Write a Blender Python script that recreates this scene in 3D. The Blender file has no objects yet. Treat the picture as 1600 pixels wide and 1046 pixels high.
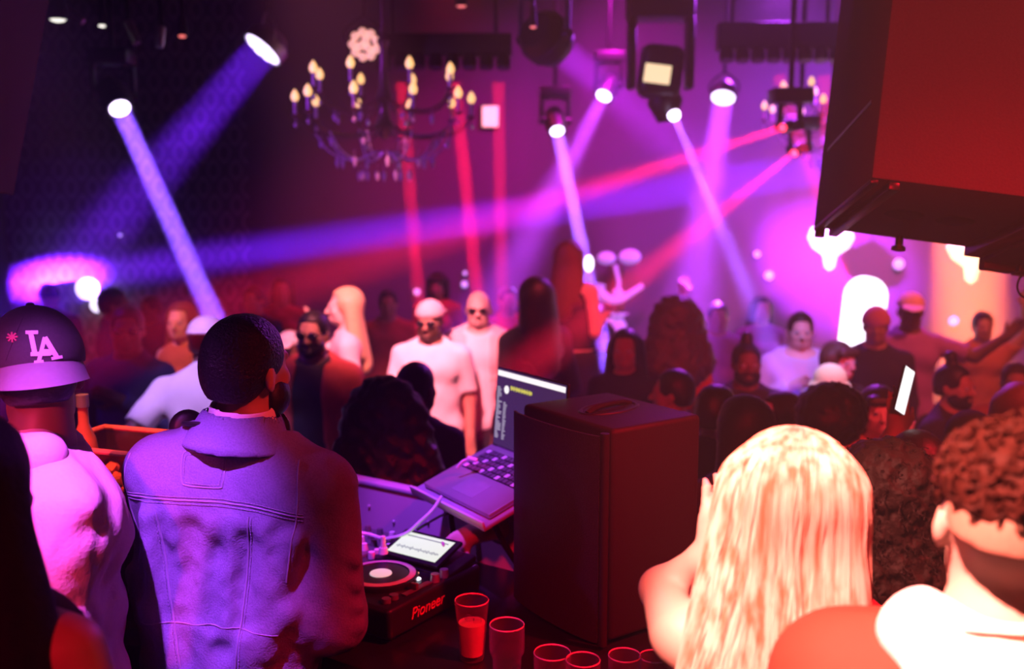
import bpy, bmesh, math, random
import numpy as np
from mathutils import Vector, Matrix, Euler
from mathutils.bvhtree import BVHTree

scene = bpy.context.scene
COL = scene.collection
random.seed(7)
PI = math.pi

# ------------------------------------------------------------------ camera
F = 1556.0                      # 35 mm lens on a 36 mm sensor, 1600 px wide
CAM_Z = 2.05
PITCH = math.atan(213 / F)
CP, SP = math.cos(PITCH), math.sin(PITCH)

def P(px, py, d):
    """World point seen at pixel (px, py), d metres in front of the camera."""
    a = (px - 800) / F * d
    u = -(py - 523) / F * d
    return Vector((a, d * CP + u * SP, CAM_Z + u * CP - d * SP))

def world_depth(p):
    return p[1] * CP - (p[2] - CAM_Z) * SP

cam_data = bpy.data.cameras.new('camera')
cam_data.sensor_width = 36.0
cam_data.lens = 35.01
cam_data.clip_start = 0.05
cam_data.clip_end = 60
cam_data.dof.use_dof = True
cam_data.dof.focus_distance = 2.25
cam_data.dof.aperture_fstop = 2.0
cam = bpy.data.objects.new('camera', cam_data)
COL.objects.link(cam)
cam.location = (0, 0, CAM_Z)
cam.rotation_euler = (PI / 2 - PITCH, 0, 0)
scene.camera = cam

# ------------------------------------------------------------------ exposure
scene.view_settings.view_transform = 'Standard'
scene.view_settings.look = 'None'
scene.view_settings.exposure = 0.0
scene.view_settings.gamma = 1.0
scene.view_settings.use_curve_mapping = False
scene.cycles.max_bounces = 5
scene.cycles.diffuse_bounces = 2
scene.cycles.glossy_bounces = 2
scene.cycles.transmission_bounces = 5
scene.cycles.transparent_max_bounces = 6
scene.cycles.volume_bounces = 0
scene.cycles.sample_clamp_indirect = 2.0
scene.cycles.adaptive_threshold = 0.02
scene.cycles.caustics_reflective = False
scene.cycles.caustics_refractive = False

# ------------------------------------------------------------------ world: dark, filled with thin stage haze
world = bpy.data.worlds.new('club_air')
scene.world = world
world.use_nodes = True
wn = world.node_tree
wn.nodes.clear()
wo = wn.nodes.new('ShaderNodeOutputWorld')
wb = wn.nodes.new('ShaderNodeBackground')
wb.inputs['Color'].default_value = (0.0, 0.0, 0.0, 1)
wb.inputs['Strength'].default_value = 0.0
wv = wn.nodes.new('ShaderNodeVolumeScatter')
HAZE = 0.012
wv.inputs['Density'].default_value = HAZE
wv.inputs['Color'].default_value = (1, 1, 1, 1)
wv.inputs['Anisotropy'].default_value = 0.25
wn.links.new(wb.outputs[0], wo.inputs['Surface'])
wn.links.new(wv.outputs[0], wo.inputs['Volume'])
try:
    world.cycles.homogeneous_volume = True
    world.cycles.volume_sampling = 'EQUIANGULAR'
except Exception:
    pass

# ------------------------------------------------------------------ washes (spots without lamp bodies, added to colour the room)
VIOLET = (0.22, 0.045, 1.0)
INDIGO = (0.14, 0.012, 1.0)
MAGENTA = (1.0, 0.01, 0.85)
PINK = (1.0, 0.02, 0.32)
RED = (1.0, 0.012, 0.03)
HOT = (1.0, 0.20, 0.11)

def spot(name, loc, target, color, power, deg, blend=0.6, radius=0.12):
    l = bpy.data.lights.new(name, 'SPOT')
    l.color = color
    l.energy = power
    l.spot_size = math.radians(deg)
    l.spot_blend = blend
    l.shadow_soft_size = radius
    o = bpy.data.objects.new(name, l)
    COL.objects.link(o)
    o.location = loc
    d = Vector(target) - Vector(loc)
    o.rotation_euler = d.to_track_quat('-Z', 'Y').to_euler()
    return o
# right half of the back wall, washed magenta and purple
spot('wash_magenta', (1.0, 8.2, 4.0), (1.0, 10.5, 1.3), MAGENTA, 620, 115, 1)
spot('wash_purple', (3.6, 8.2, 4.0), (3.4, 10.5, .9), (.46, .05, 1), 1400, 115, 1)
spot('wash_indigo', (-4.2, 8.7, 3.6), (-4.5, 10.5, .7), (.16, .015, 1), 60, 62, 1)
spot('wash_left', (-4.6, 8.9, 3.9), (-4.85, 10.5, 1.1), (.30, .22, 1), 90, 20, .7)
spot('wash_red', (-.5, 8.2, 4.0), (-.5, 10.5, .5), (1, .012, .10), 420, 90, 1)
spot('wash_orange', (4.2, 8.4, 4.0), (4.2, 10.5, .9), (1, .10, .10), 2000, 85, 1)
# over the dance floor: unseen spots, the narrow ones added for single subjects
spot('crowd_pink', (-.9, 3.7, 4.15), (-.75, 6.3, 1.0), (1, .20, .27), 3800, 27, .8)
spot('crowd_violet', (-4.2, 5.0, 4.0), (-2.6, 5.4, .9), INDIGO, 200, 70, 1)
spot('crowd_red', (2.6, 1.6, 4.0), (1.7, 4.6, 1.1), (1, .05, .06), 600, 60, 1)
spot('crowd_purple', (2.4, 9.2, 4.0), (1.6, 5.0, 1.2), (.5, .05, 1), 900, 75, 1)
spot('dancer_red', (.6, 3.8, 4.15), (.35, 6.3, 1.4), (1, .06, .09), 900, 15, .8)
spot('chandelier_violet', (-3.2, 4.4, 2.9), (-.8, 6.2, 2.6), (.36, .03, 1), 260, 34, 1)
spot('left_lilac', (-1.9, 2.9, 4.15), (-1.55, 4.9, 1.0), (.62, .30, 1), 900, 15, .8)
spot('left_orange', (-2.6, 3.6, 4.15), (-2.05, 6.0, 1.25), (1, .22, .14), 800, 10, .8)
spot('right_lilac', (1.3, 3.9, 4.15), (1.8, 5.9, .95), (.42, .26, 1), 900, 15, .8)
spot('hat_white', (1.5, 4.3, 4.15), (1.6, 4.93, 1.3), (.85, .75, 1), 420, 10, .6)
# over the DJ and the nearest guests: unseen spots, narrow ones added per subject
spot('dj_violet', (-1.0, .5, 4.2), (-.79, 2.0, 1.45), (.58, .08, .90), 2600, 11.8, .9, .04)
spot('cap_violet', (-3.3, 1.2, 3.4), (-1.1, 2.1, 1.65), (.6, .10, 1), 110, 20, .8, .05)
spot('booth_violet', (-.75, 2.0, 4.15), (-.25, 3.1, .98), (.40, .05, 1), 900, 17, .8, .05)
spot('hoodie_pink', (-1.7, -.9, 3.0), (-1.12, 2.1, 1.25), (1, .035, .17), 1000, 18, .8, .05)
spot('shoulder_red', (-.9, -1.2, 3.3), (-.56, 1.36, 1.4), (1, .006, .03), 260, 12, .8, .05)
spot('guest_hot', (-.65, .32, 4.0), (.70, 1.32, 1.48), (1, .25, .20), 4600, 23, .5, .05)
spot('stand_red', (2.6, 1.2, 3.85), (.62, 2.45, 1.1), (1, .004, .02), 1500, 35, .9)
spot('loudspeaker_red', (.5, -1.4, 3.2), (.95, 2.63, 2.2), (1, .002, .02), 1000, 22, 1)
spot('bin_orange', (-1.35, 1.9, 4.1), (-1.1, 2.75, 1.35), (1, .16, .09), 700, 9, .6)
spot('box_red', (-.3, -1.2, 3.7), (.22, 2.45, 1.15), (1, .003, .02), 900, 13, .8)
spot('right_orange', (3.2, 4.6, 4.15), (3.3, 6.8, 1.0), (1, .12, .08), 600, 40, .9)
spot('dj_red', (1.6, .9, 3.3), (-.50, 2.2, 1.60), (1, .03, .03), 320, 6.5, .8)

# ------------------------------------------------------------------ materials
def srgb(r, g, b):
    f = lambda v: (v / 255 / 12.92) if v <= 10 else ((v / 255 + 0.055) / 1.055) ** 2.4
    return (f(r), f(g), f(b))

_mats = {}
def mat(name, color, rough=0.7, metal=0.0, noise=0.12, scale=30.0, bump=0.0, emit=None, estr=0.0, spec=0.4, sheen=0.0):
    if name in _mats:
        return _mats[name]
    m = bpy.data.materials.new(name)
    m.use_nodes = True
    nt = m.node_tree
    b = nt.nodes['Principled BSDF']
    b.inputs['Roughness'].default_value = rough
    b.inputs['Metallic'].default_value = metal
    b.inputs['Specular IOR Level'].default_value = spec
    if sheen:
        b.inputs['Sheen Weight'].default_value = sheen
    tc = nt.nodes.new('ShaderNodeTexCoord')
    n = nt.nodes.new('ShaderNodeTexNoise')
    n.inputs['Scale'].default_value = scale
    n.inputs['Detail'].default_value = 4
    nt.links.new(tc.outputs['Object'], n.inputs['Vector'])
    r = nt.nodes.new('ShaderNodeMixRGB')
    lo = [max(0.0, c * (1 - noise)) for c in color]
    hi = [min(1.0, c * (1 + noise)) for c in color]
    r.inputs[1].default_value = (*lo, 1)
    r.inputs[2].default_value = (*hi, 1)
    nt.links.new(n.outputs['Fac'], r.inputs[0])
    nt.links.new(r.outputs[0], b.inputs['Base Color'])
    if bump:
        bp = nt.nodes.new('ShaderNodeBump')
        bp.inputs['Strength'].default_value = bump
        bp.inputs['Distance'].default_value = 0.01
        nt.links.new(n.outputs['Fac'], bp.inputs['Height'])
        nt.links.new(bp.outputs[0], b.inputs['Normal'])
    if emit:
        b.inputs['Emission Color'].default_value = (*emit, 1)
        b.inputs['Emission Strength'].default_value = estr
    _mats[name] = m
    return m

def glass_mat(name, color, rough=0.03, edge=0.9):
    """Thin clear wall: tinted see-through with a mirror-like edge."""
    if name in _mats:
        return _mats[name]
    m = bpy.data.materials.new(name)
    m.use_nodes = True
    nt = m.node_tree
    nt.nodes.clear()
    out = nt.nodes.new('ShaderNodeOutputMaterial')
    tr = nt.nodes.new('ShaderNodeBsdfTransparent')
    tr.inputs['Color'].default_value = (*color, 1)
    gl = nt.nodes.new('ShaderNodeBsdfPrincipled')
    gl.inputs['Base Color'].default_value = (*[min(1, c * .5) for c in color], 1)
    gl.inputs['Roughness'].default_value = max(rough, .12)
    gl.inputs['Specular IOR Level'].default_value = 1.0
    lw = nt.nodes.new('ShaderNodeLayerWeight')
    lw.inputs['Blend'].default_value = 0.35
    ml = nt.nodes.new('ShaderNodeMath'); ml.operation = 'MULTIPLY'; ml.inputs[1].default_value = edge
    ad = nt.nodes.new('ShaderNodeMath'); ad.operation = 'ADD'; ad.inputs[1].default_value = .05
    mx = nt.nodes.new('ShaderNodeMixShader')
    pw = nt.nodes.new('ShaderNodeMath'); pw.operation = 'POWER'; pw.inputs[1].default_value = 2.5
    nt.links.new(lw.outputs['Facing'], pw.inputs[0]); nt.links.new(pw.outputs[0], ml.inputs[0]); nt.links.new(ml.outputs[0], ad.inputs[0])
    nt.links.new(ad.outputs[0], mx.inputs[0])
    nt.links.new(tr.outputs[0], mx.inputs[1]); nt.links.new(gl.outputs[0], mx.inputs[2])
    nt.links.new(mx.outputs[0], out.inputs['Surface'])
    _mats[name] = m
    return m

def cloth_bump(m, scale, strength, stretch=(1, 1, 1)):
    """Adds a woven / strand bump to a material made by mat()."""
    nt = m.node_tree
    b = nt.nodes['Principled BSDF']
    tc = nt.nodes.new('ShaderNodeTexCoord')
    mp = nt.nodes.new('ShaderNodeMapping')
    mp.inputs['Scale'].default_value = stretch
    n = nt.nodes.new('ShaderNodeTexNoise')
    n.inputs['Scale'].default_value = scale
    n.inputs['Detail'].default_value = 3
    bp = nt.nodes.new('ShaderNodeBump')
    bp.inputs['Strength'].default_value = strength
    bp.inputs['Distance'].default_value = 0.006
    nt.links.new(tc.outputs['Object'], mp.inputs['Vector'])
    nt.links.new(mp.outputs[0], n.inputs['Vector'])
    nt.links.new(n.outputs['Fac'], bp.inputs['Height'])
    nt.links.new(bp.outputs[0], b.inputs['Normal'])
    return m

# ------------------------------------------------------------------ objects
def tag(o, label=None, cat=None, group=None, kind=None):
    if label: o['label'] = label
    if cat: o['category'] = cat
    if group: o['group'] = group
    if kind: o['kind'] = kind
    return o

def thing(name, label, cat, loc=(0, 0, 0), rz=0.0, group=None):
    o = bpy.data.objects.new(name, None)
    o.empty_display_size = 0.1
    COL.objects.link(o)
    o.location = loc
    o.rotation_euler = (0, 0, rz)
    return tag(o, label, cat, group)

def link_mesh(name, me, m, parent=None, smooth=True):
    o = bpy.data.objects.new(name, me)
    COL.objects.link(o)
    if m is not None and not me.materials:
        me.materials.append(m)
    if smooth and len(me.polygons):
        me.polygons.foreach_set('use_smooth', [True] * len(me.polygons))
    if parent is not None:
        o.parent = parent
    return o

class MB:
    """Collects shapes into one mesh."""
    def __init__(self):
        self.bm = bmesh.new()
    def _add(self, verts, M):
        bmesh.ops.transform(self.bm, matrix=M, verts=verts)
    def box(self, c, size, rot=None, bevel=0.0, seg=2):
        g = bmesh.ops.create_cube(self.bm, size=1.0)
        vs = g['verts']
        bmesh.ops.scale(self.bm, vec=Vector(size), verts=vs)
        if bevel:
            es = list({e for v in vs for e in v.link_edges})
            r = bmesh.ops.bevel(self.bm, geom=es, offset=bevel, segments=seg, affect='EDGES', profile=0.5)
            vs = list({v for f in r['faces'] for v in f.verts} | {v for v in vs if v.is_valid})
            seen = set(vs); stack = list(vs)
            while stack:
                v = stack.pop()
                for e in v.link_edges:
                    w = e.other_vert(v)
                    if w not in seen:
                        seen.add(w); stack.append(w)
            vs = list(seen)
        M = Matrix.Translation(Vector(c))
        if rot is not None:
            M = M @ (rot if isinstance(rot, Matrix) else Euler(rot).to_matrix()).to_4x4()
        self._add(vs, M)
        return self
    def cyl(self, a, b, r1, r2=None, seg=20, caps=True):
        a, b = Vector(a), Vector(b)
        r2 = r1 if r2 is None else r2
        d = b - a
        g = bmesh.ops.create_cone(self.bm, cap_ends=caps, segments=seg, radius1=r1, radius2=r2, depth=d.length)
        M = Matrix.Translation((a + b) / 2) @ d.to_track_quat('Z', 'Y').to_matrix().to_4x4()
        self._add(g['verts'], M)
        return self
    def ball(self, c, r, seg=14, rot=None):
        g = bmesh.ops.create_uvsphere(self.bm, u_segments=seg, v_segments=max(6, seg // 2 + 2), radius=1.0)
        r = Vector(r) if hasattr(r, '__len__') else Vector((r, r, r))
        M = Matrix.Translation(Vector(c))
        if rot is not None:
            M = M @ Euler(rot).to_matrix().to_4x4()
        self._add(g['verts'], M @ Matrix.Diagonal((*r, 1)))
        return self
    def lathe(self, prof, c=(0, 0, 0), axis=None, seg=28):
        """prof: list of (r, z). Closed at the ends where r = 0."""
        rings = []
        M = Matrix.Translation(Vector(c))
        if axis is not None:
            M = M @ Vector(axis).to_track_quat('Z', 'Y').to_matrix().to_4x4()
        for r, z in prof:
            if r <= 1e-6:
                rings.append([self.bm.verts.new(M @ Vector((0, 0, z)))])
            else:
                rings.append([self.bm.verts.new(M @ Vector((r * math.cos(2 * PI * i / seg), r * math.sin(2 * PI * i / seg), z))) for i in range(seg)])
        for A, B in zip(rings, rings[1:]):
            for i in range(seg):
                j = (i + 1) % seg
                q = [A[i % len(A)], A[j % len(A)], B[j % len(B)], B[i % len(B)]]
                u = []
                for v in q:
                    if v not in u: u.append(v)
                if len(u) >= 3:
                    try: self.bm.faces.new(u)
                    except ValueError: pass
        return self
    def tube(self, pts, r, seg=8, caps=True):
        pts = [Vector(p) for p in pts]
        n = len(pts)
        rr = r if hasattr(r, '__len__') else [r] * n
        rings = []
        nrm = None
        for i, p in enumerate(pts):
            t = (pts[min(i + 1, n - 1)] - pts[max(i - 1, 0)])
            if t.length < 1e-9: t = Vector((0, 0, 1))
            t.normalize()
            if nrm is None:
                nrm = t.orthogonal().normalized()
            else:
                nrm = (nrm - t * nrm.dot(t))
                nrm = nrm.normalized() if nrm.length > 1e-6 else t.orthogonal().normalized()
            bi = t.cross(nrm)
            rings.append([self.bm.verts.new(p + (nrm * math.cos(2 * PI * k / seg) + bi * math.sin(2 * PI * k / seg)) * rr[i]) for k in range(seg)])
        for A, B in zip(rings, rings[1:]):
            for k in range(seg):
                j = (k + 1) % seg
                self.bm.faces.new((A[k], A[j], B[j], B[k]))
        if caps:
            try:
                self.bm.faces.new(rings[0][::-1]); self.bm.faces.new(rings[-1])
            except ValueError:
                pass
        return self
    def poly(self, pts, thick=None, d=(0, 0, 1)):
        """A flat polygon pushed out by thick along d."""
        d = Vector(d)
        A = [self.bm.verts.new(Vector(p)) for p in pts]
        if not thick:
            self.bm.faces.new(A)
            return self
        B = [self.bm.verts.new(Vector(p) + d * thick) for p in pts]
        n = len(pts)
        self.bm.faces.new(A[::-1]); self.bm.faces.new(B)
        for i in range(n):
            j = (i + 1) % n
            self.bm.faces.new((A[i], A[j], B[j], B[i]))
        return self
    def build(self, name, m, parent=None, smooth=False, loc=None):
        me = bpy.data.meshes.new(name)
        bmesh.ops.recalc_face_normals(self.bm, faces=self.bm.faces)
        self.bm.to_mesh(me)
        self.bm.free()
        o = link_mesh(name, me, m, parent, smooth)
        if smooth:
            try:
                me.set_sharp_from_angle(angle=math.radians(42))
            except Exception:
                pass
        if loc is not None:
            o.location = loc
        return o

def struct(name, mb, m, smooth=False):
    return tag(mb.build(name, m, None, smooth), kind='structure')

def smooth_path(pts, n=8):
    """Catmull-Rom through pts."""
    pts = [Vector(p) for p in pts]
    q = [pts[0]] + pts + [pts[-1]]
    out = []
    for i in range(1, len(q) - 2):
        for k in range(n):
            t = k / n
            a, b, c, d = q[i - 1], q[i], q[i + 1], q[i + 2]
            out.append(0.5 * ((2 * b) + (c - a) * t + (2 * a - 5 * b + 4 * c - d) * t * t + (3 * b - a - 3 * c + d) * t ** 3))
    out.append(pts[-1])
    return out

# ------------------------------------------------------------------ soft solids: smooth unions of limbs turned into one skin
def rot_m(rx=0, ry=0, rz=0):
    return np.array(Euler((rx, ry, rz)).to_matrix())

class Soft:
    def __init__(self, vox):
        self.vox = vox
        self.ops = []
        self.posts = []
        self.R = np.eye(3)
        self.t = np.zeros(3)
        self.off = 0.0
    def frame(self, R=None, t=None):
        self.R = np.eye(3) if R is None else np.array(R, float)
        self.t = np.zeros(3) if t is None else np.array(t, float)
        return self
    def pt(self, p):
        return self.R @ np.array(p, float) + self.t
    def cone(self, a, b, ra, rb=None, k=0.03, flat=None, cap=0, op='u'):
        rb = ra if rb is None else rb
        a, b = self.pt(a), self.pt(b)
        ra += self.off; rb += self.off
        fl = None if flat is None else np.array(flat, float)
        ba = b - a
        L2 = max(float(ba @ ba), 1e-12)
        dirv = ba / math.sqrt(L2)
        def f(X, Y, Z):
            x, y, z = X - a[0], Y - a[1], Z - a[2]
            h = np.clip((x * ba[0] + y * ba[1] + z * ba[2]) / L2, 0, 1)
            x, y, z = x - h * ba[0], y - h * ba[1], z - h * ba[2]
            if fl is not None:
                x, y, z = x / fl[0], y / fl[1], z / fl[2]
            d = np.sqrt(x * x + y * y + z * z) - (ra + (rb - ra) * h)
            if fl is not None:
                d = d * float(fl.min())
            if cap:
                s = (X - b[0]) * dirv[0] + (Y - b[1]) * dirv[1] + (Z - b[2]) * dirv[2]
                d = np.maximum(d, s)
            return d
        m = max(ra, rb)
        self.ops.append((f, np.minimum(a, b) - m, np.maximum(a, b) + m, k, op))
        return self
    def ell(self, c, r, rot=None, k=0.03, op='u'):
        c = self.pt(c)
        r = np.array(r, float) + self.off
        R = self.R if rot is None else self.R @ rot
        Ri = R.T
        def f(X, Y, Z):
            x, y, z = X - c[0], Y - c[1], Z - c[2]
            u = Ri[0, 0] * x + Ri[0, 1] * y + Ri[0, 2] * z
            v = Ri[1, 0] * x + Ri[1, 1] * y + Ri[1, 2] * z
            w = Ri[2, 0] * x + Ri[2, 1] * y + Ri[2, 2] * z
            k0 = np.sqrt((u / r[0]) ** 2 + (v / r[1]) ** 2 + (w / r[2]) ** 2)
            k1 = np.sqrt((u / r[0] ** 2) ** 2 + (v / r[1] ** 2) ** 2 + (w / r[2] ** 2) ** 2)
            return np.where(k1 > 1e-9, k0 * (k0 - 1) / np.maximum(k1, 1e-9), -r.min())
        ext = np.sqrt((R ** 2) @ (r ** 2))
        self.ops.append((f, c - ext, c + ext, k, op))
        return self
    def plane(self, p, n):
        """Keeps the side the normal n points away from."""
        p = self.pt(p)
        n = self.R @ np.array(n, float)
        n = n / np.linalg.norm(n)
        self.posts.append(lambda X, Y, Z, D: np.maximum(D, (X - p[0]) * n[0] + (Y - p[1]) * n[1] + (Z - p[2]) * n[2]))
        return self
    def post(self, fn):
        self.posts.append(fn)
        return self
    def inv(self, X, Y, Z):
        """Frame coordinates of world arrays (for posts that follow the head)."""
        R, t = self.R.copy(), self.t.copy()
        x, y, z = X - t[0], Y - t[1], Z - t[2]
        return (R[0, 0] * x + R[1, 0] * y + R[2, 0] * z, R[0, 1] * x + R[1, 1] * y + R[2, 1] * z, R[0, 2] * x + R[1, 2] * y + R[2, 2] * z)
    def surface(self):
        vx = self.vox
        us = [o for o in self.ops if o[4] == 'u']
        lo = np.min([o[1] for o in us], axis=0) - 3.5 * vx - 0.012
        hi = np.max([o[2] for o in us], axis=0) + 3.5 * vx + 0.012
        n = np.ceil((hi - lo) / vx).astype(int) + 1
        D = np.full(n, 1.0, dtype=np.float32)
        ax = [lo[i] + vx * np.arange(n[i]) for i in range(3)]
        for f, a, b, k, op in self.ops:
            pad = k + 2 * vx
            i0 = np.clip(np.floor((a - pad - lo) / vx).astype(int), 0, n)
            i1 = np.clip(np.ceil((b + pad - lo) / vx).astype(int) + 1, 0, n)
            if np.any(i1 <= i0):
                continue
            sl = tuple(slice(i0[q], i1[q]) for q in range(3))
            X = ax[0][sl[0]][:, None, None]; Y = ax[1][sl[1]][None, :, None]; Z = ax[2][sl[2]][None, None, :]
            d = f(X, Y, Z)
            cur = D[sl]
            if op == 'u':
                h = np.clip(0.5 + 0.5 * (cur - d) / k, 0, 1)
                D[sl] = cur + (d - cur) * h - k * h * (1 - h)
            else:
                d = -d
                h = np.clip(0.5 - 0.5 * (cur - d) / k, 0, 1)
                D[sl] = cur + (d - cur) * h + k * h * (1 - h)
        X = ax[0][:, None, None]; Y = ax[1][None, :, None]; Z = ax[2][None, None, :]
        for p in self.posts:
            D = p(X, Y, Z, D)
        D = np.ascontiguousarray(D)
        D[0], D[-1] = 1, 1
        D[:, 0], D[:, -1] = 1, 1
        D[:, :, 0], D[:, :, -1] = 1, 1
        return surface_net(D, lo, vx)
    def mesh(self, name, scale=1.0):
        V, Q = self.surface()
        return np_mesh(name, V * scale, Q)

_corner = [(0, 0, 0), (1, 0, 0), (0, 1, 0), (1, 1, 0), (0, 0, 1), (1, 0, 1), (0, 1, 1), (1, 1, 1)]
_edges = [(0, 1), (2, 3), (4, 5), (6, 7), (0, 2), (1, 3), (4, 6), (5, 7), (0, 4), (1, 5), (2, 6), (3, 7)]

def surface_net(D, lo, vx):
    S = D < 0
    nx, ny, nz = D.shape
    cnt = np.zeros((nx - 1, ny - 1, nz - 1), np.int8)
    for c in _corner:
        cnt += S[c[0]:nx - 1 + c[0], c[1]:ny - 1 + c[1], c[2]:nz - 1 + c[2]]
    idx = np.argwhere((cnt > 0) & (cnt < 8))
    if len(idx) == 0:
        return np.zeros((0, 3)), np.zeros((0, 4), int)
    vid = np.full(cnt.shape, -1, np.int64)
    vid[idx[:, 0], idx[:, 1], idx[:, 2]] = np.arange(len(idx))
    cv = [D[idx[:, 0] + c[0], idx[:, 1] + c[1], idx[:, 2] + c[2]] for c in _corner]
    acc = np.zeros((len(idx), 3)); w = np.zeros(len(idx))
    for a, b in _edges:
        da, db = cv[a], cv[b]
        m = (da < 0) != (db < 0)
        t = np.where(m, da / np.where(m, da - db, 1), 0)
        pa, pb = np.array(_corner[a], float), np.array(_corner[b], float)
        acc += m[:, None] * (pa + t[:, None] * (pb - pa))
        w += m
    V = lo + vx * (idx + acc / w[:, None])
    quads = []
    for axis in range(3):
        s0 = [slice(1, -1)] * 3; s1 = [slice(1, -1)] * 3
        s0[axis] = slice(0, -1); s1[axis] = slice(1, None)
        A, B = S[tuple(s0)], S[tuple(s1)]
        e = np.argwhere(A != B)
        if not len(e):
            continue
        flip = A[e[:, 0], e[:, 1], e[:, 2]]
        o = np.ones(3, int); o[axis] = 0
        g = e + o
        u, v = [(1, 2), (2, 0), (0, 1)][axis]
        du = np.zeros(3, int); du[u] = 1
        dv = np.zeros(3, int); dv[v] = 1
        get = lambda q: vid[q[:, 0], q[:, 1], q[:, 2]]
        q = np.stack([get(g - du - dv), get(g - dv), get(g), get(g - du)], 1)
        q[~flip] = q[~flip][:, ::-1]
        quads.append(q)
    return V, np.concatenate(quads)

def np_mesh(name, V, Q):
    me = bpy.data.meshes.new(name)
    nv, nq = len(V), len(Q)
    me.vertices.add(nv)
    me.vertices.foreach_set('co', np.ascontiguousarray(V, np.float32).ravel())
    me.loops.add(nq * 4)
    me.loops.foreach_set('vertex_index', np.ascontiguousarray(Q, np.int32).ravel())
    me.polygons.add(nq)
    me.polygons.foreach_set('loop_start', np.arange(0, nq * 4, 4, dtype=np.int32))
    me.polygons.foreach_set('loop_total', np.full(nq, 4, np.int32))
    me.polygons.foreach_set('use_smooth', np.ones(nq, bool))
    me.update(calc_edges=True)
    return me

def relax(me, it=2):
    """A few Laplacian passes to take the grid out of a skin."""
    nv = len(me.vertices)
    if not nv: return me
    V = np.empty(nv * 3, np.float32); me.vertices.foreach_get('co', V); V = V.reshape(-1, 3).astype(np.float64)
    E = np.empty(len(me.edges) * 2, np.int32); me.edges.foreach_get('vertices', E); E = E.reshape(-1, 2)
    deg = np.bincount(E.ravel(), minlength=nv)[:, None]
    for i in range(it):
        for lam in (0.5, -0.52):
            acc = np.zeros_like(V)
            for q in range(3):
                acc[:, q] = np.bincount(E[:, 0], V[E[:, 1], q], nv) + np.bincount(E[:, 1], V[E[:, 0], q], nv)
            V = V + lam * (acc / np.maximum(deg, 1) - V)
    me.vertices.foreach_set('co', V.astype(np.float32).ravel())
    me.update()
    return me

def wob(X, Y, Z, f, s=0.0):
    """Smooth pseudo-noise in about -1..1."""
    return (np.sin(f * X + 1.3 * s + 1.7 * np.sin(f * .6 * Y + s)) * np.sin(f * .9 * Y + 2.1 * s + 1.4 * np.sin(f * .7 * Z)) +
            np.sin(f * 1.1 * Z + .7 * s + 1.5 * np.sin(f * .5 * X + 2 * s)) * np.sin(f * .8 * X + 3.3 * s)) * 0.6
# ------------------------------------------------------------------ the setting
XL, XR, YB, YF, ZC, ZD = -5.3, 5.9, 10.5, -3.0, 4.25, -0.35     # dance floor lies lower than the DJ stand's floor

m_floor = mat('dark_floor', (0.03, 0.03, 0.035), 0.5, noise=0.4, scale=6)
m_ceiling = mat('black_ceiling', (0.02, 0.02, 0.022), 0.9)
m_wall_dark = mat('dark_wall', (0.05, 0.045, 0.05), 0.85)

def wallpaper():
    """Dark damask-like paper: rows of ogee medallions."""
    m = bpy.data.materials.new('medallion_wallpaper')
    m.use_nodes = True
    nt = m.node_tree
    b = nt.nodes['Principled BSDF']
    b.inputs['Roughness'].default_value = 0.75
    tc = nt.nodes.new('ShaderNodeTexCoord')
    sep = nt.nodes.new('ShaderNodeSeparateXYZ')
    nt.links.new(tc.outputs['Object'], sep.inputs[0])
    def math_(op, a, b2=None):
        n = nt.nodes.new('ShaderNodeMath'); n.operation = op
        for i, v in enumerate((a, b2)):
            if v is None: continue
            if isinstance(v, (int, float)): n.inputs[i].default_value = v
            else: nt.links.new(v, n.inputs[i])
        return n.outputs[0]
    sx = math_('COSINE', math_('MULTIPLY', sep.outputs['X'], 2 * PI / 0.23))
    sz = math_('COSINE', math_('MULTIPLY', sep.outputs['Z'], 2 * PI / 0.36))
    v = math_('ADD', sx, sz)
    a = math_('ABSOLUTE', v)
    ring = math_('LESS_THAN', math_('ABSOLUTE', math_('SUBTRACT', a, 0.95)), 0.42)
    mx = nt.nodes.new('ShaderNodeMixRGB')
    left_ = math_('LESS_THAN', sep.outputs['X'], -2.75)
    ring = math_('MULTIPLY', ring, left_)
    mx.inputs[1].default_value = (0.085, 0.08, 0.095, 1)
    mx.inputs[2].default_value = (0.20, 0.19, 0.22, 1)
    nt.links.new(ring, mx.inputs[0])
    nt.links.new(mx.outputs[0], b.inputs['Base Color'])
    return m

struct('floor', MB().box(((XL + XR) / 2, (YB + YF) / 2, ZD - 0.05), (XR - XL, YB - YF, 0.1)), m_floor)
struct('ceiling', MB().box(((XL + XR) / 2, (YB + YF) / 2, ZC + 0.05), (XR - XL, YB - YF, 0.1)), m_ceiling)
struct('wall_back', MB().box(((XL + XR) / 2, YB + 0.06, (ZC + ZD) / 2), (XR - XL + .24, 0.12, ZC - ZD)), wallpaper())
struct('wall_left', MB().box((XL - 0.06, (YB + YF) / 2, (ZC + ZD) / 2), (0.12, YB - YF, ZC - ZD)), m_wall_dark)
struct('wall_right', MB().box((XR + 0.06, (YB + YF) / 2, (ZC + ZD) / 2), (0.12, YB - YF, ZC - ZD)), m_wall_dark)
struct('wall_front', MB().box(((XL + XR) / 2, YF - 0.06, (ZC + ZD) / 2), (XR - XL + .24, 0.12, ZC - ZD)), m_wall_dark)
# raised floor that the DJ and the nearest guests stand on
struct('floor_dj_stand', MB().box((0.0, (YF + 3.15) / 2, ZD / 2), (5.2, 3.15 - YF, -ZD), bevel=0.01), m_floor)
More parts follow.
